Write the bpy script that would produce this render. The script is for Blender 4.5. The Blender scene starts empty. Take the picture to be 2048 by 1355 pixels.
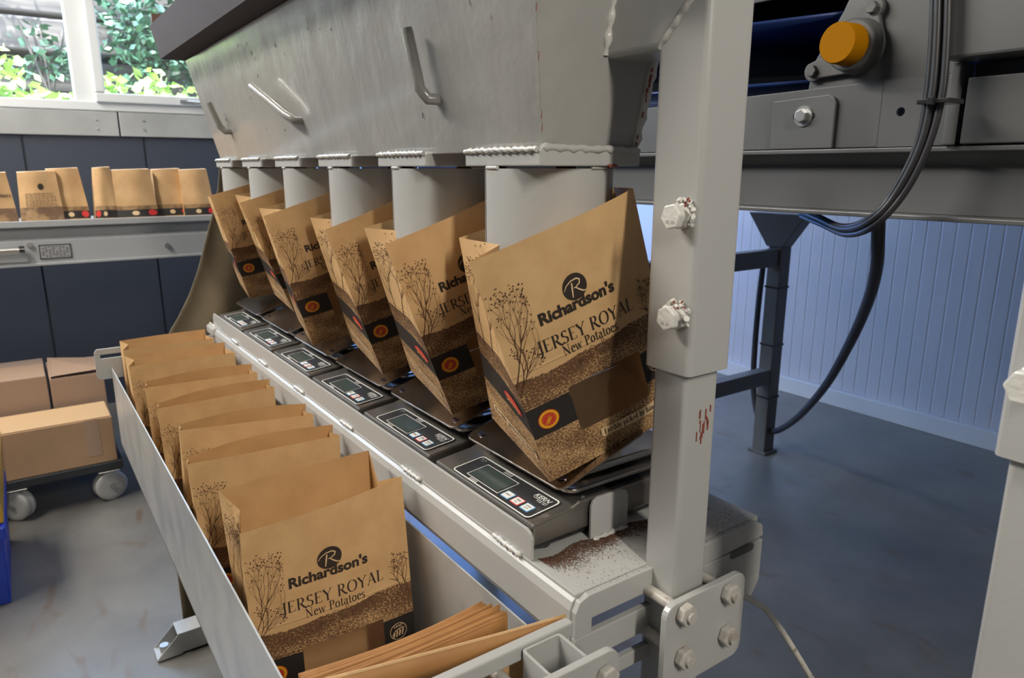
import bpy, bmesh, math, random
from mathutils import Vector, Matrix
# =============================================================== camera, sky, lights, exposure
S = bpy.context.scene
COL = S.collection
H = 1.22
_p = math.atan(341.5/1420.0)
_yaw = math.atan(1019/1460.5)
_fh = Vector((-math.cos(_yaw), math.sin(_yaw), 0))
FWD = (_fh*math.cos(_p) - Vector((0, 0, 1))*math.sin(_p)).normalized()
RGT = _fh.cross(Vector((0, 0, 1))).normalized()
UPV = RGT.cross(FWD).normalized()
CAM = Vector((0, 0, H))
cd = bpy.data.cameras.new('camera'); cam = bpy.data.objects.new('camera', cd); COL.objects.link(cam)
cd.sensor_width = 36; cd.lens = 1420/2048*36; cd.clip_start = 0.02; cd.clip_end = 100
cam.matrix_world = Matrix(((RGT.x, UPV.x, -FWD.x, 0), (RGT.y, UPV.y, -FWD.y, 0), (RGT.z, UPV.z, -FWD.z, H), (0, 0, 0, 1)))
S.camera = cam
cd.dof.use_dof = True; cd.dof.focus_distance = 0.86; cd.dof.aperture_fstop = 11.0
S.view_settings.view_transform = 'Standard'; S.view_settings.look = 'None'
S.view_settings.gamma = 1; S.view_settings.use_curve_mapping = False
S.view_settings.exposure = 0.45

w = bpy.data.worlds.new('sky'); S.world = w; w.use_nodes = True
wn = w.node_tree.nodes; wl = w.node_tree.links
sky = wn.new('ShaderNodeTexSky'); sky.sky_type = 'NISHITA'; sky.sun_disc = False
sky.sun_elevation = math.radians(48); sky.sun_rotation = math.radians(90); sky.air_density = 1.3
wl.new(sky.outputs[0], wn['Background'].inputs[0]); wn['Background'].inputs[1].default_value = 1.8

def light(name, kind, loc, energy, color, size=None, sy=None, aim=None):
    l = bpy.data.lights.new(name, kind); l.energy = energy; l.color = color
    if kind == 'AREA':
        l.shape = 'RECTANGLE'; l.size = size; l.size_y = sy
    o = bpy.data.objects.new(name, l); COL.objects.link(o); o.location = loc
    if aim is not None:
        o.rotation_euler = (Vector(aim)-Vector(loc)).to_track_quat('-Z', 'Y').to_euler()
    return o
sun = light('sun', 'SUN', (1.4, -1.0, 3.4), 15.0, (1.0, 0.97, 0.90), aim=(0, 0, 0))
sun.data.angle = 0.01
light('assumed_batten_light', 'AREA', (1.75, 0.05, 2.6), 38, (1.0, 0.93, 0.82), 0.16, 0.9, aim=(-0.7, 0.45, 0.9))  # unseen ceiling lamp, assumed from the post and arm shadows
light('assumed_batten_light', 'AREA', (-1.9, -1.3, 2.85), 50, (1.0, 0.93, 0.83), 1.3, 0.2, aim=(-1.1, 0.2, 0.9))  # main warm lamp out of view, assumed from the bolt shadows
light('assumed_batten_light', 'AREA', (-3.2, -0.9, 2.85), 50, (1.0, 0.94, 0.86), 1.4, 0.3, aim=(-3.2, 0.0, 0.5))  # third unseen lamp, assumed and raised to brighten the floor at left
light('assumed_blue_fill', 'AREA', (-4.05, 2.55, 1.15), 34, (0.17, 0.38, 1.0), 1.3, 2.0, aim=(-0.5, 2.6, 0.4))  # blue area lamp added for the back wall and floor; doorway assumed, none built
light('window_daylight', 'AREA', (-4.12, 0.6, 2.05), 8, (0.62, 0.82, 1.0), 2.6, 0.8, aim=(-0.5, 0.3, 0.6))

# =============================================================== helpers
def R(a): return math.radians(a)
def ray(u, v): return FWD + RGT*((u-1024)/1420.0) + UPV*((677.5-v)/1420.0)
def ax(u, v, x): d = ray(u, v); return CAM + d*(x/d.x)
def ay(u, v, y): d = ray(u, v); return CAM + d*(y/d.y)
def az(u, v, z): d = ray(u, v); return CAM + d*((z-H)/d.z)

class MB:
    def __init__(s): s.v = []; s.f = []; s.uv = None; s.sm = []
    def add(s, vs, fs, smooth=False):
        b = len(s.v); s.v += [tuple(p) for p in vs]
        s.f += [tuple(i+b for i in f) for f in fs]; s.sm += [smooth]*len(fs)
        return s
    def box(s, a, b):
        x0, y0, z0 = [min(a[i], b[i]) for i in range(3)]; x1, y1, z1 = [max(a[i], b[i]) for i in range(3)]
        return s.add([(x0,y0,z0),(x1,y0,z0),(x1,y1,z0),(x0,y1,z0),(x0,y0,z1),(x1,y0,z1),(x1,y1,z1),(x0,y1,z1)],
                     [(0,3,2,1),(4,5,6,7),(0,1,5,4),(1,2,6,5),(2,3,7,6),(3,0,4,7)])
    def hexa(s, p):   # 8 points: bottom 4 ccw, top 4 ccw
        return s.add(p, [(0,3,2,1),(4,5,6,7),(0,1,5,4),(1,2,6,5),(2,3,7,6),(3,0,4,7)])
    def prism(s, pts, off, smooth=False):   # polygon of 3d points extruded by off
        n = len(pts); off = Vector(off)
        vs = [Vector(p) for p in pts] + [Vector(p)+off for p in pts]
        return s.add(vs, [tuple(range(n))[::-1], tuple(range(n, 2*n))] + [(i, (i+1) % n, (i+1) % n+n, i+n) for i in range(n)], smooth)
    def frame(s, outer, inner, off):   # ring between two loops of equal count, extruded
        n = len(outer); off = Vector(off)
        o0 = [Vector(p) for p in outer]; i0 = [Vector(p) for p in inner]
        vs = o0+i0+[p+off for p in o0]+[p+off for p in i0]; fs = []
        for k in range(n):
            j = (k+1) % n
            fs += [(k, n+k, n+j, j), (2*n+k, 2*n+j, 3*n+j, 3*n+k), (k, j, 2*n+j, 2*n+k), (n+k, 3*n+k, 3*n+j, n+j)]
        return s.add(vs, fs)
    def tube(s, pts, r, n=12, caps=True, smooth=True):
        pts = [Vector(p) for p in pts]; rr = r if isinstance(r, (list, tuple)) else [r]*len(pts)
        vs = []; m = len(pts); prev = None
        for i, p in enumerate(pts):
            t = (pts[min(i+1, m-1)]-pts[max(i-1, 0)]).normalized()
            if prev is None:
                a = Vector((0, 0, 1)) if abs(t.z) < .9 else Vector((1, 0, 0)); x = t.cross(a).normalized()
            else: x = (prev - t*prev.dot(t)).normalized()
            prev = x; y = t.cross(x)
            for k in range(n):
                an = 2*math.pi*k/n; vs.append(p+(x*math.cos(an)+y*math.sin(an))*rr[i])
        fs = [(i*n+k, i*n+(k+1) % n, (i+1)*n+(k+1) % n, (i+1)*n+k) for i in range(m-1) for k in range(n)]
        s.add(vs, fs, smooth)
        if caps:
            s.add(vs[:n], [tuple(range(n))[::-1]]); s.add(vs[-n:], [tuple(range(n))])
        return s
    def grid(s, fn, nu, nv, smooth=True, skip=None):
        vs = [fn(i/nu, j/nv) for j in range(nv+1) for i in range(nu+1)]
        fs = [(j*(nu+1)+i, j*(nu+1)+i+1, (j+1)*(nu+1)+i+1, (j+1)*(nu+1)+i) for j in range(nv) for i in range(nu) if not (skip and skip(i, j))]
        return s.add(vs, fs, smooth)
    def build(s, name, m, parent=None, bevel=0, solid=0, seg=2, loc=None):
        me = bpy.data.meshes.new(name); off = Vector((0, 0, 0))
        if parent is not None:
            q = parent
            while q is not None: off = off+q.location; q = q.parent
        if loc is not None: off = Vector(loc)
        me.from_pydata([tuple(Vector(p)-off) for p in s.v], [], s.f)
        me.polygons.foreach_set('use_smooth', s.sm)
        if s.uv is not None:
            ul = me.uv_layers.new(name='UVMap')
            for lp in me.loops: ul.data[lp.index].uv = s.uv[lp.vertex_index]
        me.materials.append(m); me.update()
        o = bpy.data.objects.new(name, me); COL.objects.link(o)
        if parent is not None: o.parent = parent
        if loc is not None: o.location = loc
        if solid:
            md = o.modifiers.new('s', 'SOLIDIFY'); md.thickness = solid; md.offset = 0
        if bevel:
            md = o.modifiers.new('b', 'BEVEL'); md.width = bevel; md.segments = seg; md.limit_method = 'ANGLE'; md.angle_limit = R(40)
            md.harden_normals = False
        return o
def tag(o, label=None, cat=None, group=None, kind=None):
    if label: o['label'] = label
    if cat: o['category'] = cat
    if group: o['group'] = group
    if kind: o['kind'] = kind
    return o
def thing(name, label, cat, loc, group=None):
    o = bpy.data.objects.new(name, None); COL.objects.link(o); o.location = loc; o.empty_display_size = .02
    return tag(o, label, cat, group)
def copy_tree(o, parent=None):
    c = o.copy(); COL.objects.link(c)
    if parent is not None: c.parent = parent
    for ch in list(o.children): copy_tree(ch, c)
    return c
def rrect(cx, cy, hw, hh, r, n=5):
    out = []
    for (sx, sy, a0) in ((1, 1, 0), (-1, 1, 90), (-1, -1, 180), (1, -1, 270)):
        for k in range(n+1):
            a = R(a0+90*k/n); out.append((cx+sx*(hw-r)+r*math.cos(a), cy+sy*(hh-r)+r*math.sin(a)))
    return out
def circ(cx, cy, r, n=24, ry=None): return [(cx+r*math.cos(2*math.pi*k/n), cy+(ry or r)*math.sin(2*math.pi*k/n)) for k in range(n)]

# =============================================================== materials
def mat(name, col, rough=.5, metal=0, bump=None, noise=None, coat=0, spec=.5, alpha=1, trans=0, emis=None):
    m = bpy.data.materials.new(name); m.use_nodes = True; nt = m.node_tree; b = nt.nodes['Principled BSDF']
    b.inputs['Base Color'].default_value = (*col, 1); b.inputs['Roughness'].default_value = rough; b.inputs['Metallic'].default_value = metal
    b.inputs['Coat Weight'].default_value = coat; b.inputs['Specular IOR Level'].default_value = spec
    b.inputs['Coat Roughness'].default_value = .12
    b.inputs['Alpha'].default_value = alpha; b.inputs['Transmission Weight'].default_value = trans
    if emis: b.inputs['Emission Color'].default_value = (*emis[0], 1); b.inputs['Emission Strength'].default_value = emis[1]
    tc = nt.nodes.new('ShaderNodeTexCoord')
    def ns(scale, detail=4, stretch=None):
        n = nt.nodes.new('ShaderNodeTexNoise'); n.inputs['Scale'].default_value = scale; n.inputs['Detail'].default_value = detail
        if stretch:
            mp = nt.nodes.new('ShaderNodeMapping'); mp.inputs['Scale'].default_value = stretch
            nt.links.new(tc.outputs['Object'], mp.inputs[0]); nt.links.new(mp.outputs[0], n.inputs[0])
        else: nt.links.new(tc.outputs['Object'], n.inputs[0])
        return n
    if noise:   # (scale, other colour, lo, hi[, stretch])
        n = ns(noise[0], 5, noise[4] if len(noise) > 4 else None)
        cr = nt.nodes.new('ShaderNodeValToRGB'); cr.color_ramp.elements[0].position = noise[2]; cr.color_ramp.elements[1].position = noise[3]
        cr.color_ramp.elements[0].color = (*col, 1); cr.color_ramp.elements[1].color = (*noise[1], 1)
        nt.links.new(n.outputs[0], cr.inputs[0]); nt.links.new(cr.outputs[0], b.inputs['Base Color'])
    if bump:    # list of (scale, strength, distance[, stretch])
        last = None
        for bb in bump:
            n = ns(bb[0], 3, bb[3] if len(bb) > 3 else None)
            bp = nt.nodes.new('ShaderNodeBump'); bp.inputs['Strength'].default_value = bb[1]; bp.inputs['Distance'].default_value = bb[2]
            nt.links.new(n.outputs[0], bp.inputs['Height'])
            if last: nt.links.new(last.outputs[0], bp.inputs['Normal'])
            last = bp
        nt.links.new(last.outputs[0], b.inputs['Normal'])
    return m
PAINT = mat('grey_paint', (.40, .40, .39), .34, bump=[(260, .25, .0006), (30, .25, .001)], noise=(6, (.38, .385, .375), .4, .7), coat=.15)
PAINTH = mat('hopper_paint', (.355, .345, .315), .30, bump=[(120, .4, .001), (14, .8, .006, (1, 1, .5)), (3.5, .6, .02)], noise=(3.2, (.295, .295, .285), .38, .6), coat=.75)
PAINTD = mat('conveyor_paint_shaded', (.100, .103, .106), .36, bump=[(200, .12, .0005)], noise=(4, (.085, .088, .091), .4, .7))  # grey lowered so the colour carries the shade around the conveyor
RIM = mat('rim_paint', (.07, .06, .068), .6, spec=.2, bump=[(90, .3, .001)])
BEAD = mat('weld_paint', (.5, .49, .465), .22, bump=[(180, .6, .0015)], coat=.4)
CHIP = mat('red_oxide', (.25, .06, .04), .6)
GALV = mat('galvanised', (.46, .46, .44), .36, .25, bump=[(60, .1, .001)], noise=(14, (.36, .37, .37), .4, .65))
STEEL = mat('stainless', (.56, .54, .51), .22, 1, bump=[(40, .15, .0006, (1, 14, 1))], noise=(9, (.40, .35, .31), .4, .7))
STEELB = mat('scale_body_steel', (.22, .205, .185), .30, .75, bump=[(60, .1, .0004)])
BLACK = mat('black_plastic', (.018, .018, .02), .25, coat=.3)
DARK = mat('keypad_black', (.028, .029, .03), .35)
LCD = mat('lcd_glass', (.045, .06, .052), .3)
WHITE = mat('white_print', (.72, .72, .68), .45)
INKB = mat('key_blue', (.12, .35, .6), .5); INKR = mat('key_red', (.65, .07, .08), .5)
RUBBER = mat('cable_rubber', (.022, .022, .025), .42)
WCABLE = mat('white_cable', (.55, .53, .48), .5, noise=(120, (.25, .21, .17), .58, .7))
YEL = mat('yellow_cap_shaded', (.31, .125, .0), .6, spec=.05)  # yellow darkened to paint in the shade the bearing cap sits in
ZINC = mat('zinc', (.5, .5, .49), .3, .9, bump=[(90, .2, .0006)])
NUTM = mat('painted_nut', (.44, .42, .385), .4, noise=(70, (.26, .2, .16), .55, .75), bump=[(160, .5, .001)])
NUTW = mat('thick_white_paint', (.62, .61, .57), .3, bump=[(120, .7, .002)], coat=.3)
CANVAS = mat('canvas', (.16, .125, .075), .85, noise=(7, (.11, .088, .055), .4, .65), bump=[(300, .4, .001)])
CARD = mat('cardboard', (.40, .25, .14), .8, noise=(5, (.34, .215, .125), .4, .65))
CARDL = mat('cardboard_inner', (.50, .34, .19), .75)
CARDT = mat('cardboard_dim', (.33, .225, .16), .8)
TAPE = mat('clear_tape', (.36, .24, .16), .25, coat=.3)
WALLD = mat('dark_panel', (.035, .045, .068), .5, bump=[(8, .05, .002)])
UPVC = mat('white_upvc', (.66, .68, .68), .3)
SILL = mat('sill_board', (.38, .39, .38), .45, noise=(5, (.31, .32, .31), .4, .7))
WALLW = mat('white_cladding', (.60, .60, .63), .3, bump=[(2.2, .35, .02)])
BLUEC = mat('blue_crate', (.008, .035, .35), .4); YELC = mat('yellow_crate', (.55, .30, .02), .4)
DOLLY = mat('dolly_black', (.02, .022, .026), .5)
WHEEL = mat('wheel_nylon', (.36, .36, .345), .4)
SOIL = mat('soil', (.115, .05, .025), .9)
BELT = mat('blue_belt', (.010, .03, .13), .35)
BAND = mat('band_print', (.02, .017, .015), .5)
INK = mat('brown_black_ink', (.028, .02, .015), .55)
BRINK = mat('brown_ink', (.085, .04, .02), .6)
CREAM = mat('cream_print', (.70, .50, .28), .6)
PYEL = mat('emblem_yellow', (.72, .36, .01), .5); PRED = mat('emblem_red', (.50, .035, .02), .5)
JRED = mat('badge_red', (.62, .035, .03), .5); GOLD = mat('badge_gold', (.75, .42, .12), .5)
FILM = mat('window_film', (.55, .42, .28), .12, spec=.35, alpha=.10, coat=.12, bump=[(12, .5, .01)])

def floor_mat():
    m = mat('floor_screed', (.235, .235, .225), .30, bump=[(3, .15, .006), (60, .05, .001)], spec=.55)
    nt = m.node_tree; N = nt.nodes; L = nt.links; b = N['Principled BSDF']; tc = N.new('ShaderNodeTexCoord')
    n = N.new('ShaderNodeTexNoise'); n.inputs['Scale'].default_value = 1.6; n.inputs['Detail'].default_value = 8; n.inputs['Roughness'].default_value = .62
    L.new(tc.outputs['Object'], n.inputs[0])
    cr = N.new('ShaderNodeValToRGB'); e = cr.color_ramp.elements; e[0].position = .35; e[0].color = (.185, .18, .165, 1); e[1].position = .68; e[1].color = (.10, .097, .09, 1)
    L.new(n.outputs[0], cr.inputs[0])
    n2 = N.new('ShaderNodeTexNoise'); n2.inputs['Scale'].default_value = 5; n2.inputs['Detail'].default_value = 9; n2.inputs['Distortion'].default_value = .8
    mp = N.new('ShaderNodeMapping'); mp.inputs['Scale'].default_value = (1, 2.2, 1); L.new(tc.outputs['Object'], mp.inputs[0]); L.new(mp.outputs[0], n2.inputs[0])
    c2 = N.new('ShaderNodeValToRGB'); e = c2.color_ramp.elements; e[0].position = .60; e[0].color = (0, 0, 0, 1); e[1].position = .70; e[1].color = (1, 1, 1, 1); L.new(n2.outputs[0], c2.inputs[0])
    mx = N.new('ShaderNodeMixRGB'); mx.inputs[2].default_value = (.12, .075, .042, 1); L.new(c2.outputs[0], mx.inputs[0]); L.new(cr.outputs[0], mx.inputs[1])
    ml = N.new('ShaderNodeMath'); ml.operation = 'MULTIPLY'; ml.inputs[1].default_value = .6; L.new(c2.outputs[0], ml.inputs[0]); L.new(ml.outputs[0], mx.inputs[0])
    L.new(mx.outputs[0], b.inputs['Base Color'])
    return m
FLOOR = floor_mat()

def kraft_mat():
    """printed kraft paper: UV.x in metres along the panel (+1 for sides, +2 back), UV.y in metres up the bag"""
    m = bpy.data.materials.new('printed_kraft'); m.use_nodes = True; nt = m.node_tree; N = nt.nodes; L = nt.links
    b = N['Principled BSDF']; b.inputs['Roughness'].default_value = .62; b.inputs['Specular IOR Level'].default_value = .35
    uv = N.new('ShaderNodeUVMap'); uv.uv_map = 'UVMap'; sep = N.new('ShaderNodeSeparateXYZ'); L.new(uv.outputs[0], sep.inputs[0])
    tc = N.new('ShaderNodeTexCoord')
    def math_(op, a, bb, clamp=False):
        n = N.new('ShaderNodeMath'); n.operation = op; n.use_clamp = clamp
        for i, x in enumerate((a, bb)):
            if isinstance(x, (int, float)): n.inputs[i].default_value = x
            elif x is not None: L.new(x, n.inputs[i])
        return n.outputs[0]
    def noise(scale, detail, sx=1, sy=1, src=None, rough=.5):
        mp = N.new('ShaderNodeMapping'); mp.inputs['Scale'].default_value = (sx, sy, 1); L.new(src or uv.outputs[0], mp.inputs[0])
        n = N.new('ShaderNodeTexNoise'); n.inputs['Scale'].default_value = scale; n.inputs['Detail'].default_value = detail; n.inputs['Roughness'].default_value = rough
        L.new(mp.outputs[0], n.inputs[0]); return n.outputs[0]
    def mix(f, a, bb):
        n = N.new('ShaderNodeMixRGB'); L.new(f, n.inputs[0]) if not isinstance(f, float) else setattr(n.inputs[0], 'default_value', f)
        for i, x in ((1, a), (2, bb)):
            if isinstance(x, tuple): n.inputs[i].default_value = (*x, 1)
            else: L.new(x, n.inputs[i])
        return n.outputs[0]
    def ramp(x, lo, hi):
        n = N.new('ShaderNodeMapRange'); n.inputs[1].default_value = lo; n.inputs[2].default_value = hi; L.new(x, n.inputs[0]); return n.outputs[0]
    U, V = sep.outputs[0], sep.outputs[1]
    blot = ramp(noise(28, 4), .35, .7)
    kraft = mix(blot, (.62, .40, .195), (.54, .335, .155))
    # ribs
    wv = N.new('ShaderNodeTexWave'); wv.inputs['Scale'].default_value = 110; wv.inputs['Distortion'].default_value = 1.2; wv.inputs['Detail'].default_value = 1
    wv.inputs['Detail Scale'].default_value = 2
    L.new(uv.outputs[0], wv.inputs[0]); rib = math_('MULTIPLY', wv.outputs[1], .13)
    kraft = mix(rib, kraft, (.40, .235, .10))
    # soil print
    hill = math_('ADD', math_('MULTIPLY', noise(9, 1, 1, 0), .035), .1375)
    edge = math_('ADD', hill, math_('MULTIPLY', math_('SUBTRACT', noise(260, 2), .5), .007))
    mask = ramp(math_('SUBTRACT', edge, V), -.0006, .0006)
    g = noise(330, 3, 1, 1.5, rough=.65)
    coarse = noise(22, 2, 1, 1.6)
    h0 = ramp(math_('SUBTRACT', hill, V), 0.0, .05)      # dark hedge tone at the top of the field
    thr = math_('ADD', math_('MULTIPLY', h0, .13), math_('MULTIPLY', coarse, .42))
    gg = ramp(math_('ADD', g, thr), .765, .95)
    soil = mix(gg, (.115, .056, .026), (.56, .35, .16))
    hi = ramp(noise(450, 2, 1, 1.8), .62, .72)
    lowv = ramp(V, .12, .03)
    soil = mix(math_('MULTIPLY', hi, lowv), soil, (.72, .50, .26))
    col = mix(mask, kraft, soil)
    # rocks outline region handled by geometry; black band
    jag = math_('MULTIPLY', math_('SUBTRACT', noise(500, 1), .5), .0012)
    side = math_('MULTIPLY', math_('GREATER_THAN', U, .5), .006)
    vb = math_('ADD', math_('SUBTRACT', V, side), jag)
    band = math_('MULTIPLY', math_('GREATER_THAN', vb, .0698), math_('LESS_THAN', vb, .1135))
    col = mix(band, col, (.022, .018, .016))
    # inside of the paper is plain
    geo = N.new('ShaderNodeNewGeometry')
    inner = mix(ramp(noise(20, 5), .3, .75), (.56, .345, .155), (.47, .28, .12))
    col = mix(geo.outputs['Backfacing'], col, inner)
    L.new(col, b.inputs['Base Color'])
    bp = N.new('ShaderNodeBump'); bp.inputs['Strength'].default_value = .55; bp.inputs['Distance'].default_value = .003
    cr = noise(14, 5, 1, .7, rough=.55)
    fold = ramp(math_('ABSOLUTE', math_('SUBTRACT', V, .163), 0), .0022, 0); fold2 = ramp(math_('ABSOLUTE', math_('SUBTRACT', V, .118), 0), .0015, 0)
    L.new(math_('ADD', cr, math_('MULTIPLY', math_('ADD', fold, fold2), .35)), bp.inputs['Height']); L.new(bp.outputs[0], b.inputs['Normal'])
    tr = b.inputs.get('Subsurface Weight')
    return m
KRAFT = kraft_mat()
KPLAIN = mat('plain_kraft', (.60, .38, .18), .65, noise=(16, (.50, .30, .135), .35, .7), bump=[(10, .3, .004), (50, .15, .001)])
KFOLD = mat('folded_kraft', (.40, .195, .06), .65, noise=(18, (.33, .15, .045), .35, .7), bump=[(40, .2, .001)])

# =============================================================== stroke lettering (serif) + built-in sans
def arc(cx, cy, rx, ry, a0, a1, n=14): return [(cx+rx*math.cos(R(a0+(a1-a0)*k/n)), cy+ry*math.sin(R(a0+(a1-a0)*k/n))) for k in range(n+1)]
T_, t_ = .135, .045
def _bowl(p):   # contrast: thick where the stroke runs vertically
    return ('c', p)
SER = lambda x, y, h=.13: ([(x-h, y), (x+h, y)], t_)
def xl(dx=0): return None
G = {
 'J': (.42, [([(.26, 1), (.26, 0), (.2, -.2), (.02, -.28)], T_), SER(.26, 1)]),
 'E': (.68, [([(.16, 0), (.16, 1)], T_), ([(.05, .98), (.58, .98), (.6, .84)], t_), ([(.16, .52), (.48, .52)], t_), ([(.05, .02), (.6, .02), (.64, .2)], t_)]),
 'R': (.78, [([(.16, 0), (.16, 1)], T_), _bowl([(.16, .97)]+arc(.36, .74, .2, .23, 90, -90)+[(.16, .51)]), ([(.34, .5), (.6, .12), (.82, -.02)], T_), SER(.16, 0), SER(.1, .98, .08)]),
 'S': (.58, [_bowl(arc(.29, .74, .2, .24, 35, 235, 12)+arc(.27, .25, .22, .25, 80, -145, 14)), ([(.46, .82), (.47, .98)], t_), ([(.07, .18), (.06, .02)], t_)]),
 'Y': (.76, [([(.04, 1), (.38, .48)], T_), ([(.38, .48), (.7, 1)], t_), ([(.38, .5), (.38, 0)], T_), SER(.38, 0), SER(.07, .98, .1), SER(.68, .98, .1)]),
 'O': (.92, [_bowl(arc(.46, .5, .37, .5, 0, 360, 28))]),
 'A': (.82, [([(.1, 0), (.42, 1.0)], t_), ([(.41, 1.02), (.72, 0)], T_), ([(.2, .34), (.6, .34)], t_), SER(.1, 0, .1), SER(.73, 0, .12)]),
 'L': (.64, [([(.16, 0), (.16, 1)], T_), ([(.05, .02), (.56, .02), (.6, .2)], t_), SER(.16, .98)]),
 'N': (.92, [([(.16, 0), (.16, 1)], t_), ([(.1, 1), (.74, 0)], T_), ([(.74, 0), (.74, 1)], t_), SER(.16, 0, .1), SER(.1, .98, .08), SER(.74, .98, .1)]),
 'P': (.66, [([(.16, 0), (.16, 1)], T_), _bowl([(.16, .97)]+arc(.34, .73, .22, .24, 90, -90)+[(.16, .49)]), SER(.16, 0), SER(.1, .98, .08)]),
 'F': (.6, [([(.16, 0), (.16, 1)], T_), ([(.05, .98), (.54, .98), (.56, .82)], t_), ([(.16, .52), (.44, .52)], t_), SER(.16, 0)]),
 'e': (.54, [_bowl([(.08, .34), (.46, .36)]+arc(.28, .32, .19, .32, 10, 315, 16))]),
 'w': (.84, [([(.06, .64), (.24, 0)], T_*.8), ([(.24, 0), (.42, .62)], t_), ([(.4, .64), (.58, 0)], T_*.8), ([(.58, 0), (.76, .64)], t_), SER(.06, .63, .08), SER(.76, .63, .07)]),
 'o': (.6, [_bowl(arc(.3, .32, .22, .32, 0, 360, 20))]),
 't': (.38, [([(.18, .86), (.18, .1), (.24, .02), (.34, .05)], T_*.85), ([(.04, .62), (.34, .62)], t_)]),
 'a': (.54, [([(.4, .5), (.4, .06), (.5, .02)], T_*.85), _bowl(arc(.25, .47, .15, .16, 160, 0, 8)), _bowl([(.4, .38)]+arc(.22, .19, .14, .17, 90, 330, 12))]),
 's': (.44, [_bowl(arc(.22, .48, .14, .15, 30, 240, 10)+arc(.21, .16, .15, .16, 75, -150, 12))]),
 'r': (.42, [([(.14, 0), (.14, .64)], T_*.85), ([(.14, .48), (.26, .63), (.36, .58)], .08), SER(.14, 0, .1), SER(.1, .62, .06)]),
 'h': (.62, [([(.14, 0), (.14, 1.05)], T_*.85), ([(.14, .48), (.3, .64), (.44, .58), (.47, .44)], .06), ([(.47, .46), (.47, 0)], T_*.85), SER(.14, 0, .1), SER(.47, 0, .1)]),
 'l': (.3, [([(.14, 0), (.14, 1.05)], T_*.85), SER(.14, 0, .1), SER(.1, 1.03, .06)]),
 'y': (.54, [([(.06, .64), (.27, .04)], T_*.8), ([(.46, .64), (.24, -.12), (.1, -.28)], t_*1.2), SER(.07, .63, .08), SER(.45, .63, .07)]),
 'p': (.6, [([(.14, -.3), (.14, .64)], T_*.85), _bowl([(.14, .5)]+arc(.32, .32, .19, .31, 120, -120, 14)+[(.14, .1)]), SER(.14, -.3, .1)]),
 'i': (.3, [([(.14, 0), (.14, .64)], T_*.85), ([(.14, .82), (.14, .94)], T_), SER(.14, 0, .1)]),
 'c': (.5, [_bowl(arc(.29, .32, .2, .32, 45, 320, 14))]),
 'k': (.6, [([(.14, 0), (.14, 1.05)], T_*.85), ([(.14, .3), (.44, .62)], t_), ([(.24, .38), (.52, 0)], T_*.8), SER(.14, 0, .1)]),
 'd': (.6, [([(.46, 0), (.46, 1.05)], T_*.85), _bowl([(.46, .5)]+arc(.27, .32, .19, .31, 60, 300, 14)+[(.46, .12)])]),
 'b': (.6, [([(.14, 0), (.14, 1.05)], T_*.85), _bowl([(.14, .5)]+arc(.32, .32, .19, .31, 120, -120, 14)+[(.14, .12)])]),
 'n': (.62, [([(.14, 0), (.14, .64)], T_*.85), ([(.14, .48), (.3, .64), (.44, .58), (.47, .44)], .06), ([(.47, .46), (.47, 0)], T_*.85), SER(.14, 0, .1), SER(.47, 0, .1)]),
 ' ': (.36, []),
}
def stroke2d(out, pts, w, closed=False):
    n = len(pts); vs = []
    for i in range(n):
        a = pts[max(i-1, 0)]; c = pts[min(i+1, n-1)]; dx, dy = c[0]-a[0], c[1]-a[1]; l = math.hypot(dx, dy) or 1e-6
        ww = w if not isinstance(w, str) else t_+(T_-t_)*abs(dy/l)**1.5
        if not isinstance(w, (int, float, str)): ww = w[i]
        nx, ny = -dy/l*ww/2, dx/l*ww/2
        vs += [(pts[i][0]+nx, pts[i][1]+ny), (pts[i][0]-nx, pts[i][1]-ny)]
    b = len(out[0]); out[0].extend(vs)
    out[1].extend([(b+2*i, b+2*i+1, b+2*i+3, b+2*i+2) for i in range(n-1)])
def serif(text, x0, x1, y, h, bold=1.0):
    """2-D geometry of serif lettering from x0 to x1, baseline y, cap height h"""
    out = ([], []); cx = 0
    for ch in text:
        adv, st = G[ch]
        for k in st:
            if k[0] == 'c': stroke2d(out, [(cx+p[0], p[1]) for p in k[1]], 'c')
            else: stroke2d(out, [(cx+p[0], p[1]) for p in k[0]], k[1]*bold)
        cx += adv+.05
    sx = (x1-x0)/(cx-.05)
    return [(x0+p[0]*sx, y+p[1]*h) for p in out[0]], out[1]
_tc = {}
def sans(text, x0, x1, y, h=None, bold=0.0, shear=0.0):
    key = (text, bold, shear)
    if key not in _tc:
        c = bpy.data.curves.new('lettering', 'FONT'); c.body = text; c.size = 1; c.offset = bold; c.shear = shear; c.resolution_u = 3; c.fill_mode = 'FRONT'
        o = bpy.data.objects.new('lettering', c); COL.objects.link(o)
        bpy.context.view_layer.update()
        me = o.evaluated_get(bpy.context.evaluated_depsgraph_get()).to_mesh()
        vs = [(v.co.x, v.co.y) for v in me.vertices]; fs = [tuple(p.vertices) for p in me.polygons]
        o.evaluated_get(bpy.context.evaluated_depsgraph_get()).to_mesh_clear()
        bpy.data.objects.remove(o); bpy.data.curves.remove(c)
        _tc[key] = (vs, fs)
    vs, fs = _tc[key]
    a = min(v[0] for v in vs); b = max(v[0] for v in vs); k = (x1-x0)/(b-a); ky = (h/.73) if h else k
    return [(x0+(v[0]-a)*k, y+v[1]*ky) for v in vs], fs
def disc(cx, cy, r, n=24, ry=None):
    p = circ(cx, cy, r, n, ry); return [(cx, cy)]+p, [(0, i+1, (i+1) % n+1) for i in range(n)]
def merge(*gs):
    v = []; f = []
    for a, b in gs:
        k = len(v); v += list(a); f += [tuple(i+k for i in q) for q in b]
    return v, f
def strokes(lst):
    out = ([], [])
    for p, w_ in lst: stroke2d(out, p, w_)
    return out

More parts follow.
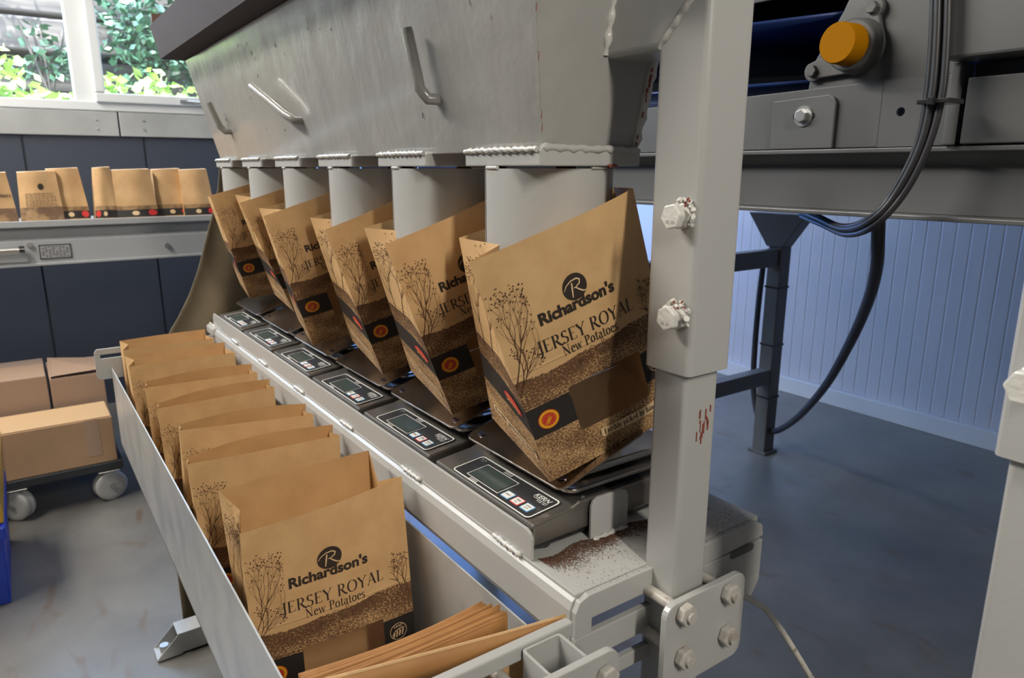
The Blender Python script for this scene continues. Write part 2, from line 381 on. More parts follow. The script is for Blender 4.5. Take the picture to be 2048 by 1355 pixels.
# =============================================================== printed artwork of a bag front (metres, W x HB)
W, HB = .21, .31
rt = random.Random(7)
def tree2d(x, y, ang, ln, wd, depth, lst, leaves, lim):
    n = 3; pts = [(x, y)]; a = ang
    for i in range(n):
        a += rt.uniform(-.16, .16); x += math.cos(a)*ln/n; y += math.sin(a)*ln/n; pts.append((x, y))
    if min(p[0] for p in pts) < lim[0] or max(p[0] for p in pts) > lim[1]: return
    lst.append((pts, [wd*(1-.4*i/n) for i in range(n+1)]))
    if depth == 0 or (depth < 2 and rt.random() < .6):
        for k in range(1 if rt.random() < .7 else 2):
            lx, ly = x+rt.uniform(-.004, .004), y+rt.uniform(-.004, .006)
            if lim[0] < lx < lim[1]:
                q = rt.uniform(0, 3.1); s = rt.uniform(.0006, .0012)
                leaves.append(([(lx-math.cos(q)*s, ly-math.sin(q)*s), (lx+math.cos(q)*s, ly+math.sin(q)*s)], .0011))
    if depth == 0: return
    for k in (-1, 1) if depth < 4 else (-1, 0, 1):
        tree2d(x, y, a+k*rt.uniform(.12, .40), ln*rt.uniform(.72, .92), wd*.62, depth-1, lst, leaves, lim)
def make_tree(x, y, h, lim, ang=1.57, depth=5):
    lst = []; lv = []
    tree2d(x, y, ang, h*.30, .0015, depth, lst, lv, lim); return strokes(lst+lv)
ART_TREE = [merge(make_tree(.004, .138, .095, (.0, .046), 1.15), make_tree(.002, .150, .10, (.0, .044), 1.35, 5), make_tree(.001, .135, .06, (.0, .044), .8, 4), make_tree(.196, .150, .055, (.176, .209), 1.7, 4), make_tree(.205, .145, .05, (.176, .209), 1.9, 4)) for i in range(2)]
ART_SIDETREE = merge(make_tree(.062, .150, .115, (.002, .097), 1.75), make_tree(.085, .150, .12, (.002, .098), 1.62, 5), make_tree(.040, .150, .12, (.002, .097), 1.5, 5), make_tree(.02, .150, .10, (.002, .097), 1.5, 5))
ART_LOGO = disc(W*.485, HB*.765, .0158, 32)
lx, ly, lr = W*.485, HB*.765, .0158
ART_LOGO_R = strokes([
    ([(lx-.0058, ly-.0112), (lx-.0044, ly-.002), (lx-.0030, ly+.0058)], [.0012, .0019, .0016]),
    ([(lx-.0148, ly-.0005), (lx-.011, ly+.0045), (lx-.004, ly+.0083), (lx+.004, ly+.0088), (lx+.0076, ly+.0062), (lx+.0064, ly+.0022), (lx+.001, ly-.0008), (lx-.0018, ly-.001)],
     [.0006, .0011, .0014, .0017, .0019, .0017, .0013, .001]),
    ([(lx+.0005, ly-.001), (lx+.005, ly-.0055), (lx+.0095, ly-.0088), (lx+.0128, ly-.0088)], [.0012, .0018, .0017, .0008])])
ART_NAME = sans("Richardson's", W*.235, W*.72, HB*.681, .0148, bold=.036)
ART_JR = serif("JERSEY ROYAL", W*.18, W*.815, HB*.570, .0165)
ART_NP = serif("New Potatoes", W*.315, W*.685, HB*.521, .0130)
def rocks():   # sketched house and rocks on the skyline
    l = []
    r2 = random.Random(3)
    for k in range(16):
        x = W*.40+r2.random()*W*.22; y = HB*(.455+.02*r2.random())+.0015*math.sin(k); a = r2.uniform(.002, .005)
        l.append((arc(x, y, a, a*.8, r2.uniform(0, 90), r2.uniform(150, 300), 6), .00045))
    x0, y0 = W*.47, HB*.47
    l += [([(x0, y0), (x0, y0+.009), (x0+.004, y0+.0125), (x0+.009, y0+.0095), (x0+.009, y0)], .0006), ([(x0+.009, y0+.0095), (x0+.021, y0+.0105), (x0+.021, y0+.001)], .0006),
          ([(x0+.019, y0+.0105), (x0+.019, y0+.015), (x0+.022, y0+.015), (x0+.022, y0+.010)], .0006)]
    return strokes(l)
ART_ROCKS = rocks()
def label_plate(x0, x1, y0, y1, r=.003, n=16):
    vs = []; xs = [x0, x0+r*.3, x0+r]+[x0+r+(x1-x0-2*r)*k/n for k in range(1, n)]+[x1-r, x1-r*.3, x1]
    for x in xs:
        d = max(0, x0+r-x, x-(x1-r)); e = r-math.sqrt(max(r*r-d*d, 0)); vs += [(x, y0+e), (x, (y0+y1)/2), (x, y1-e)]
    return vs, [q for i in range(len(xs)-1) for q in ((3*i, 3*i+3, 3*i+4, 3*i+1), (3*i+1, 3*i+4, 3*i+5, 3*i+2))]
ART_LABEL = label_plate(W*.40, W*.835, HB*.083, HB*.128)
ART_LABEL_T = serif("Freshly picked by hand", W*.42, W*.815, HB*.0945, .0085, 1.5)
px_, py_ = W*.115, HB*.292
def scallop(cx, cy, r, n=28):
    p = [(cx+(r+(.0006 if k % 2 else -.0003))*math.cos(math.pi*k/n), cy+(r+(.0006 if k % 2 else -.0003))*math.sin(math.pi*k/n)) for k in range(2*n)]
    return [(cx, cy)]+p, [(0, i+1, (i+1) % len(p)+1) for i in range(len(p))]
ART_PDO_R = scallop(px_, py_, .0134)
ART_PDO_Y = disc(px_, py_, .0128, 28)
ART_PDO_C = disc(px_, py_, .0094, 28)
ART_PDO_RAY = merge(strokes([([(px_-.006+k*.0016, py_-.0062), (px_-.0025+k*.0016, py_-.0015+k*.0005), (px_+.001+k*.0013, py_+.0058-k*.0012)], [.0004, .0010, .0004]) for k in range(4)]),
    *[disc(px_+.0078*math.cos(R(30*k)), py_+.0078*math.sin(R(30*k)), .0006, 5) for k in range(12)])
ex, ey = W*.885, HB*.30
ART_LEAF = merge(strokes([(circ(ex, ey, .0118, 28)+[(ex+.0118, ey)], .0009)]),
    strokes([([(ex-.0105, ey-.006), (ex-.004, ey+.0015), (ex+.004, ey+.004), (ex+.010, ey+.003)], [.0006, .0014, .0014, .0006])]
            + [([(ex-.0075+k*.0042, ey-.0085+k*.0006), (ex-.006+k*.0042, ey-.003+k*.001), (ex-.0062+k*.0042, ey+.000+k*.001)], [.0018, .0026, .0016]) for k in range(4)]),
    sans('LEAF', ex-.0062, ex+.0062, ey+.0062, .0034, bold=.02))
ART_SIDE_RED = ([(.072, HB*.318)]+[(.072+.019*math.cos(R(k*15))*(1 if k<=12 else .92), HB*.318+(.0105 if k <= 12 else .005+.003*math.sin(k*2.6))*math.sin(R(k*15))) for k in range(24)], [(0, i+1, (i+1) % 24+1) for i in range(24)])
ART_SIDE_J = merge(sans('Jersey', .058, .086, HB*.306, .0066, bold=.01), sans('genuine', .061, .083, HB*.335, .0030))
ART_SIDE_LABEL = label_plate(.014, .092, HB*.095, HB*.135)
ART_SIDE_LT = serif("Freshly picked by hand", .017, .089, HB*.106, .0075, 1.5)
D_ART = .10      # side artwork drawn for a 10 cm deep side; 0 = front edge

# =============================================================== bag builder
def lerp(a, b, t): return a+(b-a)*t
class Bag:
    """c: eight corners; f* front (printed), b* back; l = left in the picture, r = right; g fold points of the gussets at the mouth"""
    def __init__(s, c, gl, gr, bulge=.006, seed=0, back_bulge=.004, gpow=1.3, wr=.0012):
        s.c = {k: Vector(p) for k, p in c.items()}; s.gl = Vector(gl); s.gr = Vector(gr); s.bu = bulge; s.bb = back_bulge; s.gp = gpow
        r = random.Random(seed); s.ph = [r.uniform(0, 6.28) for _ in range(8)]; s.wr = wr
        s.nf = (s.c['fr']-s.c['fl']).cross(s.c['FL']-s.c['fl']).normalized()     # outward at the front
        s.nl = (s.c['fl']-s.c['bl']).cross(s.c['BL']-s.c['bl']).normalized()
    def rip(s, a, t): return s.wr*(math.sin(7*a+3*t+s.ph[0])*math.sin(4*t+s.ph[1])+.5*math.sin(13*t+5*a+s.ph[2]))
    def front(s, a, t, o=0):
        c = s.c; p = lerp(lerp(c['fl'], c['fr'], a), lerp(c['FL'], c['FR'], a), t)
        return p + s.nf*(s.bu*math.sin(math.pi*min(max(a, 0), 1))*(.35+.65*t) + s.rip(a, t)*math.sin(math.pi*min(max(a, 0), 1)) + o)
    def back(s, a, t):
        c = s.c; p = lerp(lerp(c['bl'], c['br'], a), lerp(c['BL'], c['BR'], a), t)
        return p - s.nf*(s.bb*math.sin(math.pi*a)*(.2+.8*t) + s.rip(a, t)*math.sin(math.pi*a))
    def side(s, L, k, t, o=0):   # k 0 front edge .. 1 back edge
        c = s.c; f, b, F, B, g = (('fl', 'bl', 'FL', 'BL', s.gl) if L else ('fr', 'br', 'FR', 'BR', s.gr))
        pf = lerp(c[f], c[F], t); pb = lerp(c[b], c[B], t)
        mt = (c[F]+c[B])*.5; dv = g-mt; m = (pf+pb)*.5+dv*(max(t, 0)**s.gp)
        p = lerp(pf, m, k*2) if k < .5 else lerp(m, pb, k*2-1)
        n = s.nl if L else -s.nl
        return p+n*o
def map_art(mb, art, fn, off):
    v, f = art; mb.add([fn(x, y, off) for x, y in v], f)
def make_bag(bag, label, group, name='paper_bag', detail=2, film=True, mat_=None, cat='paper bag', window=True):
    root = thing(name, label, cat, (bag.c['fl']+bag.c['fr']+bag.c['bl']+bag.c['br'])*.25, group)
    mb = MB(); uvs = []
    # front with window opening
    sx = [0, .09, .18, .28, .36, .45, .54, .62, .70, .79, .86, .93, 1]; sy = [0, .05, .11, .165, .22, .28, .33, .385, .46, .54, .62, .70, .78, .86, .93, 1]
    vs = [bag.front(a, t) for t in sy for a in sx]; uvs += [(a*W, t*HB) for t in sy for a in sx]; n = len(sx)
    fs = [(j*n+i, j*n+i+1, (j+1)*n+i+1, (j+1)*n+i) for j in range(len(sy)-1) for i in range(n-1)
          if not (window and 3 <= i < 9 and 3 <= j < 7)]
    mb.add(vs, fs, True)
    ty = [j/14 for j in range(15)]
    for L, ks in ((1, (0, .12, .25, .38, .5, .5001, .62, .75, .88, 1)), (0, (0, .25, .5, .5001, .75, 1))):
        vs = [bag.side(L, k, t) for t in ty for k in ks]; uvs += [(1+(1 if not L else 0)*.0+k*.1, t*HB) for t in ty for k in ks]; n = len(ks)
        fs = [((j*n+i, (j+1)*n+i, (j+1)*n+i+1, j*n+i+1) if L else (j*n+i, j*n+i+1, (j+1)*n+i+1, (j+1)*n+i)) for j in range(14) for i in range(n-1)]
        mb.add(vs, fs, True)
    bx = [i/8 for i in range(9)]
    vs = [bag.back(a, t) for t in ty for a in bx]; uvs += [(2+(1-a)*W, t*HB) for t in ty for a in bx]
    mb.add(vs, [(j*9+i, (j+1)*9+i, (j+1)*9+i+1, j*9+i+1) for j in range(14) for i in range(8)], True)
    c = bag.c; mb.add([c['fl'], c['fr'], c['br'], c['bl']], [(0, 3, 2, 1)]); uvs += [(3, 0), (3.2, 0), (3.2, .001), (3, .001)]
    mb.uv = uvs
    mb.build('paper_body', mat_ or KRAFT, root)
    if detail == 0: return root
    F = lambda x, y, o: bag.front(x/W, y/HB, o)
    SL = lambda x, y, o: bag.side(1, min(max((D_ART-x)/D_ART, 0), 1), y/HB, o)
    def part(name, arts, m, off, fn=F, parent=root):
        mb = MB()
        for a in arts: map_art(mb, a, fn, off)
        return mb.build(name, m, parent)
    if film and window:
        fm = MB().grid(lambda a, t: bag.front(.275+.52*a, .16+.23*t, -.0008+.0012*math.sin(9*a+4*t+bag.ph[3])*math.sin(5*t)), 10, 6); fm.build('window_film', FILM, root)
    part('printed_name', [ART_NAME], INK, .0008)
    part('printed_title', [ART_JR, ART_NP], INK, .0008)
    lg = part('printed_emblem', [ART_LOGO], INK, .0008); part('emblem_initial', [ART_LOGO_R], CREAM, .0012, parent=lg)
    tag(part('printed_trees', [ART_TREE[0]], BRINK, .0008), kind='stuff')
    tag(part('printed_skyline', [ART_ROCKS], BRINK, .0008), kind='stuff')
    lb = part('printed_slogan_plate', [ART_LABEL], CREAM, .0009); part('slogan_lettering', [ART_LABEL_T], INK, .0013, parent=lb)
    em = part('round_seal', [ART_PDO_R], PRED, .0004)
    part('seal_ring', [ART_PDO_Y], PYEL, .0006, parent=em); part('seal_centre', [ART_PDO_C], PRED, .0008, parent=em); part('seal_rays', [ART_PDO_RAY], PYEL, .0010, parent=em)
    part('leaf_seal', [ART_LEAF], CREAM, .0008)
    if detail >= 2:
        tag(part('side_trees', [ART_SIDETREE], BRINK, .0006, SL), kind='stuff')
        rb = part('side_badge', [ART_SIDE_RED], JRED, .0012, SL); part('badge_lettering', [ART_SIDE_J], GOLD, .0017, SL, rb)
        sl = part('side_slogan_plate', [ART_SIDE_LABEL], CREAM, .0012, SL); part('side_slogan_lettering', [ART_SIDE_LT], INK, .0016, SL, sl)
    return root

# =============================================================== setting
def st(name, mb, m, bevel=0): return tag(mb.build(name, m, None, bevel), kind='structure')
st('floor', MB().box((-4.3, -3.2, -.05), (2.6, 3.6, 0)), FLOOR)
st('ceiling', MB().box((-4.3, -3.2, 3.0), (2.6, 3.6, 3.06)), mat('ceiling_white', (.40, .40, .40), .7))
st('wall_front', MB().box((-4.3, -3.25, 0), (2.6, -3.15, 3)), mat('wall_front_paint', (.40, .39, .37), .7))
st('wall_near', MB().box((2.5, -3.2, 0), (2.6, 3.6, 3)), mat('wall_near_paint', (.26, .25, .24), .7))
# back wall: white profiled cladding, each narrow pan a piece
WY = 3.46
wb = MB().box((-4.3, WY+.006, 0), (2.6, WY+.08, 3)).build('wall_back', WALLW); tag(wb, kind='structure')
rib = MB().prism([(0, 0, 0), (.003, -.0016, 0), (.057, -.0016, 0), (.060, 0, 0)], (0, 0, 2.92))
rm = None
for i in range(70):
    if rm is None:
        o = rib.build('wall_panel', WALLW, wb); rm = o.data
    else:
        o = bpy.data.objects.new('wall_panel', rm); COL.objects.link(o); o.parent = wb
    o.location = (-3.2+i*.0635, WY+.006, .06)
st('baseboard_back', MB().box((-4.2, WY-.03, 0), (2.5, WY, .085)), UPVC, .003)
# end wall with window
WX = -4.2
sillz, winb, wint = 1.385, 1.505, 2.88
wy0, wy1 = -1.6, 1.9
mbw = MB().box((WX-.1, -3.2, 0), (WX, 3.6, winb)).box((WX-.1, -3.2, wint), (WX, 3.6, 3)).box((WX-.1, -3.2, winb), (WX, wy0, wint)).box((WX-.1, wy1, winb), (WX, 3.6, wint))
wle = st('wall_end', mbw, WALLD)
for i, y in enumerate([-2.35, -1.35, -.36, .10, .62, 1.1, 1.7]):
    y2 = [-1.36, -.37, .09, .61, 1.09, 1.69, 3.4][i]
    MB().box((WX, y, .0), (WX+.012, y2, 1.375)).build('cladding_panel', WALLD, wle, .002)
for (a, b2) in ((-2.3, .505), (.512, 2.3)):
    o = st('trim_1' if a < 0 else 'trim_2', MB().box((WX, a, 1.375), (WX+.03, b2, 1.492)), SILL, .003)
    for yy in ([-1.2, -.4, .41] if a < 0 else [.62, 1.4]):
        for zz in (1.41, 1.455): MB().tube([(WX+.03, yy, zz), (WX+.034, yy, zz)], .006, 8).build('screw', ZINC, o)
win = thing('window_1', None, None, (WX, .2, winb)); tag(win, kind='structure')
fx0, fx1 = WX-.07, WX+.02
def wbar(y0, z0, y1, z1, x0=fx0, x1=fx1, nm='window_frame'): MB().box((x0, y0, z0), (x1, y1, z1)).build(nm, UPVC, win, .006)
wbar(wy0, winb-.01, wy1, winb+.035); wbar(wy0, wint-.06, wy1, wint); wbar(wy0, winb, wy0+.06, wint); wbar(wy1-.06, winb, wy1, wint)
wbar(.335, winb, .425, wint, fx0-.01, fx1-.02, 'window_mullion')
wbar(.420, winb+.03, 1.06, winb+.075, fx0, fx1+.02, 'window_sash'); wbar(.420, winb+.076, .465, wint-.06, fx0, fx1+.02, 'window_sash')
wbar(1.0, winb+.076, 1.06, wint-.06, fx0, fx1+.02, 'window_sash'); wbar(1.06, winb, 1.12, wint, nm='window_mullion')
wbar(-.62, winb, -.54, wint, nm='window_mullion')
MB().box((fx1+.02, .80, winb+.045), (fx1+.035, .84, winb+.06)).tube([(fx1+.03, .83, winb+.052), (fx1+.045, .93, winb+.045)], .007, 8).build('window_handle', ZINC, win, .002)
GLASS = mat('window_glass', (.9, .95, .95), .02, alpha=.03)
for a, b2 in ((wy0+.05, -.6), (-.56, .35), (.44, 1.02), (1.1, wy1-.05)):
    MB().box((WX-.03, a, winb+.02), (WX-.026, b2, wint-.05)).build('window_pane', GLASS, win)

# outdoors: planted timber retaining bank
GRASSM = mat('bank_earth', (.05, .075, .03), .9, noise=(5, (.12, .10, .06), .4, .6))
st('ground', MB().add([(-4.4, -8, 1.1), (-4.4, 8, 1.1), (-6.4, 8, 1.30), (-6.4, -8, 1.30)], [(0, 1, 2, 3)]), GRASSM)
LOGM = mat('weathered_timber', (.035, .036, .038), .8, noise=(3, (.13, .12, .11), .4, .65, (1, .25, 3)), bump=[(6, .5, .02, (1, .3, 3))])
bank = thing('retaining_wall', 'weathered timber retaining bank of long horizontal sleepers outside the window', 'retaining wall', (-6.6, 0, 1.2))
ro = random.Random(11)
MB().box((-7.2, -6, .6), (-6.72, 6, 3.0)).build('earth_backing', GRASSM, bank)
for r_ in range(7):
    z0 = 1.22+r_*.27; y = -5.0
    while y < 5:
        l = ro.uniform(1.6, 2.6); dx = ro.uniform(0, .12)
        MB().box((-6.75, y, z0), (-6.52+dx, y+l-.03, z0+.235)).build('timber_sleeper', LOGM, bank, .02)
        y += l
def leaf_mat(n, a, b2):
    m = mat(n, a, .35, noise=(9, b2, .35, .65)); m.node_tree.nodes['Principled BSDF'].inputs['Transmission Weight'].default_value = 0; return m
LEAFB = leaf_mat('bright_leaf', (.30, .55, .10), (.65, .80, .35)); LEAFD = leaf_mat('ivy_leaf', (.02, .07, .04), (.12, .26, .17))
def shrub(cx, cy, cz, rx, ry, rz, n, sz, m, label, grp=None, stems=6):
    root = thing('leafy_shrub', label, 'shrub', (cx, cy, cz-rz), grp)
    mb = MB(); cl = [(ro.gauss(0, .45), ro.gauss(0, .45), ro.gauss(0, .45)) for _ in range(max(5, n//60))]
    for k in range(n):
        q = cl[ro.randrange(len(cl))]
        p = Vector((cx+rx*(q[0]+ro.gauss(0, .18)), cy+ry*(q[1]+ro.gauss(0, .18)), cz+rz*(q[2]+ro.gauss(0, .18))))
        a = Vector((ro.gauss(0, 1), ro.gauss(0, 1), ro.gauss(0, .7))).normalized(); b2 = a.cross(Vector((ro.gauss(0, 1), ro.gauss(0, 1), ro.gauss(0, 1)))).normalized(); s = sz*ro.uniform(.6, 1.3)
        mb.add([p, p+a*s*.5+b2*s*.3, p+a*s, p+a*s*.5-b2*s*.3], [(0, 1, 2, 3)])
    o = mb.build('foliage', m, root); tag(o, kind='stuff')
    sb = MB()
    for k in range(stems):
        sb.tube([(cx+ro.uniform(-.05, .05), cy, cz-rz*1.2), (cx+rx*ro.uniform(-.6, .6), cy+ry*ro.uniform(-.6, .6), cz+rz*.5)], .008, 5)
    sb.build('stems', LOGM, root)
    return root
SH = [(-5.6, -.55, 1.50, .3, .45, .17, 900, LEAFB, 'bright yellow-green leafy plants low at the left of the window'),
      (-5.7, .18, 1.58, .3, .40, .22, 1100, LEAFB, 'bright green sunlit shrub just left of the window mullion'),
      (-5.5, .85, 1.60, .3, .34, .20, 900, LEAFB, 'bright green plants right of the mullion under the ivy'),
      (-5.5, 1.5, 1.62, .3, .4, .22, 900, LEAFB, 'bright green plants low beside the grey hopper edge'),
      (-6.2, .35, 2.05, .10, .3, .3, 160, LEAFD, 'loose dark ivy over the sleepers behind the left pane'),
      (-6.1, 1.05, 2.25, .14, .42, .45, 1000, LEAFD, 'dense dark green ivy climbing behind the right pane'),
      (-6.1, 1.75, 2.1, .14, .5, .5, 1100, LEAFD, 'dark green ivy mass behind the hopper rim'),
      (-6.1, 1.3, 2.75, .14, .9, .35, 900, LEAFD, 'overhanging dark foliage at the top of the bank'),
      (-6.1, -.4, 2.75, .14, .6, .3, 600, LEAFD, 'dark foliage at the top left of the window')]
for q in SH: shrub(q[0], q[1], q[2], q[3], q[4], q[5], q[6], .075, q[7], q[8])

# =============================================================== hopper
def weld(p0, p1, r, m=BEAD, seed=0, jit=.25, name='weld_bead', parent=None):
    p0, p1 = Vector(p0), Vector(p1); n = max(4, int((p1-p0).length/(r*1.3))); q = random.Random(seed)
    pts = [p0.lerp(p1, i/n)+Vector((q.uniform(-1, 1), q.uniform(-1, 1), q.uniform(-1, 1)))*r*.18 for i in range(n+1)]
    return MB().tube(pts, [r*(1+jit*math.sin(i*2.1+seed))*(.7 if i in (0, n) else 1) for i in range(n+1)], 8).build(name, m, parent)
hop = thing('hopper', 'large grey-painted steel hopper hanging above the row of kraft bags', 'hopper', (-1.25, .51, 1.237))
z0, z1 = 1.237, 1.473; sa, sb_ = .22, .19; dz = z1-z0
xn, xf = -.587, -1.90; yf, yb = .447, .578
A = [(xf, yf, z0), (xn, yf, z0), (xn, yb, z0), (xf, yb, z0), (xf-sb_*dz, yf-sa*dz, z1), (xn+sb_*dz, yf-sa*dz, z1), (xn+sb_*dz, yb+.06*dz, z1), (xf-sb_*dz, yb+.06*dz, z1)]
A = [Vector(p) for p in A]
hb = MB(); t = .004
for a, b2 in ((0, 1), (1, 2), (2, 3), (3, 0)):
    nn = (A[b2]-A[a]).cross(A[a+4]-A[a]).normalized()
    hb.prism([A[a], A[b2], A[b2+4], A[a+4]], -nn*t)
hb.prism([A[0], A[1], A[2], A[3]], (0, 0, .004))
hb.build('hopper_body', PAINTH, hop, .0012)
# rim of folded angle along the top front edge
rx0, rx1 = -1.96, -.45
yA, yB, yC = yf-sa*dz, .344, .328
MB().box((rx0, yB, z1), (rx1, yA+.003, z1+.005)).build('rim_underside', RIM, hop)
MB().prism([(rx0, yB, z1), (rx0, yC, z1+.072), (rx0, yC+.005, z1+.074), (rx0, yB+.005, z1+.004)], (rx1-rx0, 0, 0)).build('rim_upstand', RIM, hop)
MB().prism([(rx0, yA, z1), (rx0, yA, z1+.1), (rx0, yC+.006, z1+.1), (rx0, yC+.006, z1+.06), (rx0, yB+.005, z1+.006)], (.004, 0, 0)).build('rim_end_plate', mat('rim_end_brown', (.20, .11, .075), .6), hop)  # rim end plate in one even reddish brown
MB().box((xf-.045, yf-sa*dz-.001, z1-.002), (xn+.05, yf-sa*dz+.004, z1+.12)).build('rim_upper_wall', RIM, hop)
weld(A[1], A[5], .0009, parent=hop, seed=3, m=PAINTH, jit=.2); weld(A[2]+Vector((-.002, -.004, 0)), A[6]+Vector((.002, -.002, 0)), .0055, parent=hop, seed=4, jit=.12)
weld((xn+.017, .512, 1.331), (xn+.028, .512, 1.392), .0045, parent=hop, seed=9, jit=.4)
for k in range(5):
    a = (.08, .13, .35, .52, .56)[k]; p = A[1].lerp(A[5], a); MB().tube([p+Vector((.0015, -.0005, 0)), p+Vector((.002, -.0005, .007))], .0004, 5).build('paint_chip', CHIP, hop)
rc = random.Random(5)
for k in range(12):
    p = A[2].lerp(A[6], rc.uniform(0, .45))+Vector((.0045, -.007+rc.uniform(-.001, .001), 0)); MB().tube([p, p+Vector((.001, rc.uniform(-.001, .001), rc.uniform(.003, .009)))], rc.uniform(.0008, .0014), 5).build('paint_chip', CHIP, hop)
PITCH = .239
fl0 = MB().prism([(x, y, 1.222) for x, y in rrect(-.6515, .5075, .0735, .069, .004, 2)], (0, 0, .0165)).build('outlet_flange', PAINT, hop, .0015)
tb = MB(); n = 40; cx, cy, r = -.655, .508, .0725
for rr, s in ((r, 1), (r-.003, -1)):
    vs = [(cx+rr*math.cos(2*math.pi*k/n), cy+rr*math.sin(2*math.pi*k/n), z) for z in (1.125, 1.2195) for k in range(n)]
    tb.add(vs, [((k, (k+1) % n, n+(k+1) % n, n+k) if s > 0 else (k, n+k, n+(k+1) % n, (k+1) % n)) for k in range(n)], True)
tb.add([(cx+q*math.cos(2*math.pi*k/n), cy+q*math.sin(2*math.pi*k/n), 1.125) for q in (r, r-.003) for k in range(n)], [(k, n+k, n+(k+1) % n, (k+1) % n) for k in range(n)])
tube0 = tb.build('discharge_tube', PAINT, hop)
seam0 = weld((cx-.029, cy-.0665, 1.127), (cx-.029, cy-.0665, 1.219), .0008, PAINT, 6, .4, 'tube_seam', tube0)
weld0 = weld((-.722, .4378, 1.2385), (-.583, .4378, 1.2385), .0032, BEAD, 8, .3, 'weld_bead', hop)
weldx = weld((-.580, .44, 1.240), (-.580, .575, 1.2385), .0042, PAINT, 12, .2, 'weld_bead', hop)
for a in (0, .9, 2.0, 3.3, 4.4):    # tack welds between flange and tube
    MB().tube([(cx+r*math.cos(a+k*.12), cy+r*math.sin(a+k*.12), 1.2205) for k in range(4)], .0022, 6).build('tack_weld', BEAD, tube0)
for i in range(1, 6):
    for src in (fl0, tube0, weld0):
        c = copy_tree(src, hop); c.location = src.location+Vector((-PITCH*i, 0, 0))
for k in range(6):
    p = Vector((-.578, .53+rc.uniform(-.006, .008), 1.2215+rc.uniform(-.001, .001))); MB().tube([p, p+Vector((.001, rc.uniform(.002, .006), rc.uniform(-.001, .002)))], .0012, 5).build('paint_chip', CHIP, hop)
# hooks
for base, tip in (((-.775, .434, 1.299), ay(813, 55, .398)), ((-1.253, .434, 1.299), ay(503, 172, .392)), ((-1.727, .434, 1.300), ay(417, 205, .392))):
    b = Vector(base); k = b+Vector((-.004, -.020, .004)); d = (Vector(tip)-k)
    pts = [b+Vector((0, .004, 0)), b+Vector((0, -.014, 0)), k+(b-k)*.22+d*.02, k+d*.10, k+d*.22, k+d*.5, k+d*.95, Vector(tip)]
    MB().tube(pts, [.0068]*7+[.0062], 14).build('bent_rod_hook', PAINTH, hop)
# paint drips / nibs on the hopper
nb = MB()
for k in range(24):
    x = rc.uniform(-1.85, -.62); a = rc.uniform(.1, .95); p = Vector((x, yf-sa*dz*a-.0005, z0+dz*a)); nb.tube([p, p+Vector((0, .0004, -rc.uniform(.002, .008)))], rc.uniform(.0003, .0006), 5)
tag(nb.build('paint_runs', PAINTH, hop), kind='stuff')

# =============================================================== posts
def post(root, x0, y0, xs=.060, ys=.061, zc=1.024, arm=True, low=0.0):
    def ring(x0, y0, xs, ys, za, zb, t, r):
        o = [(x, y, za) for x, y in rrect(x0+xs/2, y0+ys/2, xs/2, ys/2, r, 4)]; i = [(x, y, za) for x, y in rrect(x0+xs/2, y0+ys/2, xs/2-t, ys/2-t, max(r-t, .001), 4)]
        return MB().frame(o, i, (0, 0, zb-za))
    if arm:   # mitred top
        mb = MB(); o = rrect(x0+xs/2, y0+ys/2, xs/2, ys/2, .006, 4)
        top = lambda x: 1.327+(x-x0)
        n = len(o); mb.add([(x, y, zc) for x, y in o]+[(x, y, top(x)) for x, y in o], [(i, (i+1) % n, n+(i+1) % n, n+i) for i in range(n)]+[tuple(range(n, 2*n)), tuple(range(n))[::-1]])
        mb.build('outer_tube', PAINT, root)
        o2 = rrect(y0+ys/2, 1.327+xs/2, ys/2, xs/2, .006, 4); xe = -.575
        mb = MB(); mb.add([(xe, y, z) for y, z in o2]+[(x0+(z-1.327), y, z) for y, z in o2], [(i, n+i, n+(i+1) % n, (i+1) % n) for i in range(n)]+[tuple(range(n))])
        mb.build('cross_arm', PAINT, root)
        weld((x0+.001, y0+.001, 1.328), (x0+xs-.001, y0+.001, 1.385), .0035, BEAD, 2, .15, 'weld_bead', root)
    else:
        ring(x0, y0, xs, ys, zc, 2.0, .004, .006).build('outer_tube', PAINT, root)
    ring(x0+.008, y0+.006, xs-.016, ys-.012, low, zc+.05, .004, .005).build('inner_tube', PAINT, root)
    MB().box((x0-.02, y0-.02, 0), (x0+xs+.02, y0+ys+.02, .008)).build('foot_plate', PAINT, root, .002)
def hexbolt(root, c, axis, r=.0105, h=.009, shaft=.012, m=NUTW, nut=True, blob=True, ang=0):
    c = Vector(c); ax_ = Vector(axis).normalized(); a = Vector((0, 0, 1)) if abs(ax_.z) < .9 else Vector((1, 0, 0)); x = ax_.cross(a).normalized(); y = ax_.cross(x)
    def hx(o, rr, hh): return [c+ax_*o+(x*math.cos(R(60*k+ang))+y*math.sin(R(60*k+ang)))*rr for k in range(6)], ax_*hh
    p, off = hx(shaft, r, h); bo = MB().prism(p, off).build('bolt_head', m, root, .0016)
    MB().tube([c-ax_*.002, c+ax_*(shaft+.001)], r*.55, 12).build('bolt_shank', m, bo)
    if nut:
        p, off = hx(.0, r*1.05, shaft*.62); MB().prism(p, off).build('lock_nut', m, bo, .0016)
    return bo
p1 = thing('support_post', 'upright grey box-section post in front with two white-painted bolts and a clamp plate', 'post', (-.47, .545, 0))
post(p1, -.500, .514)
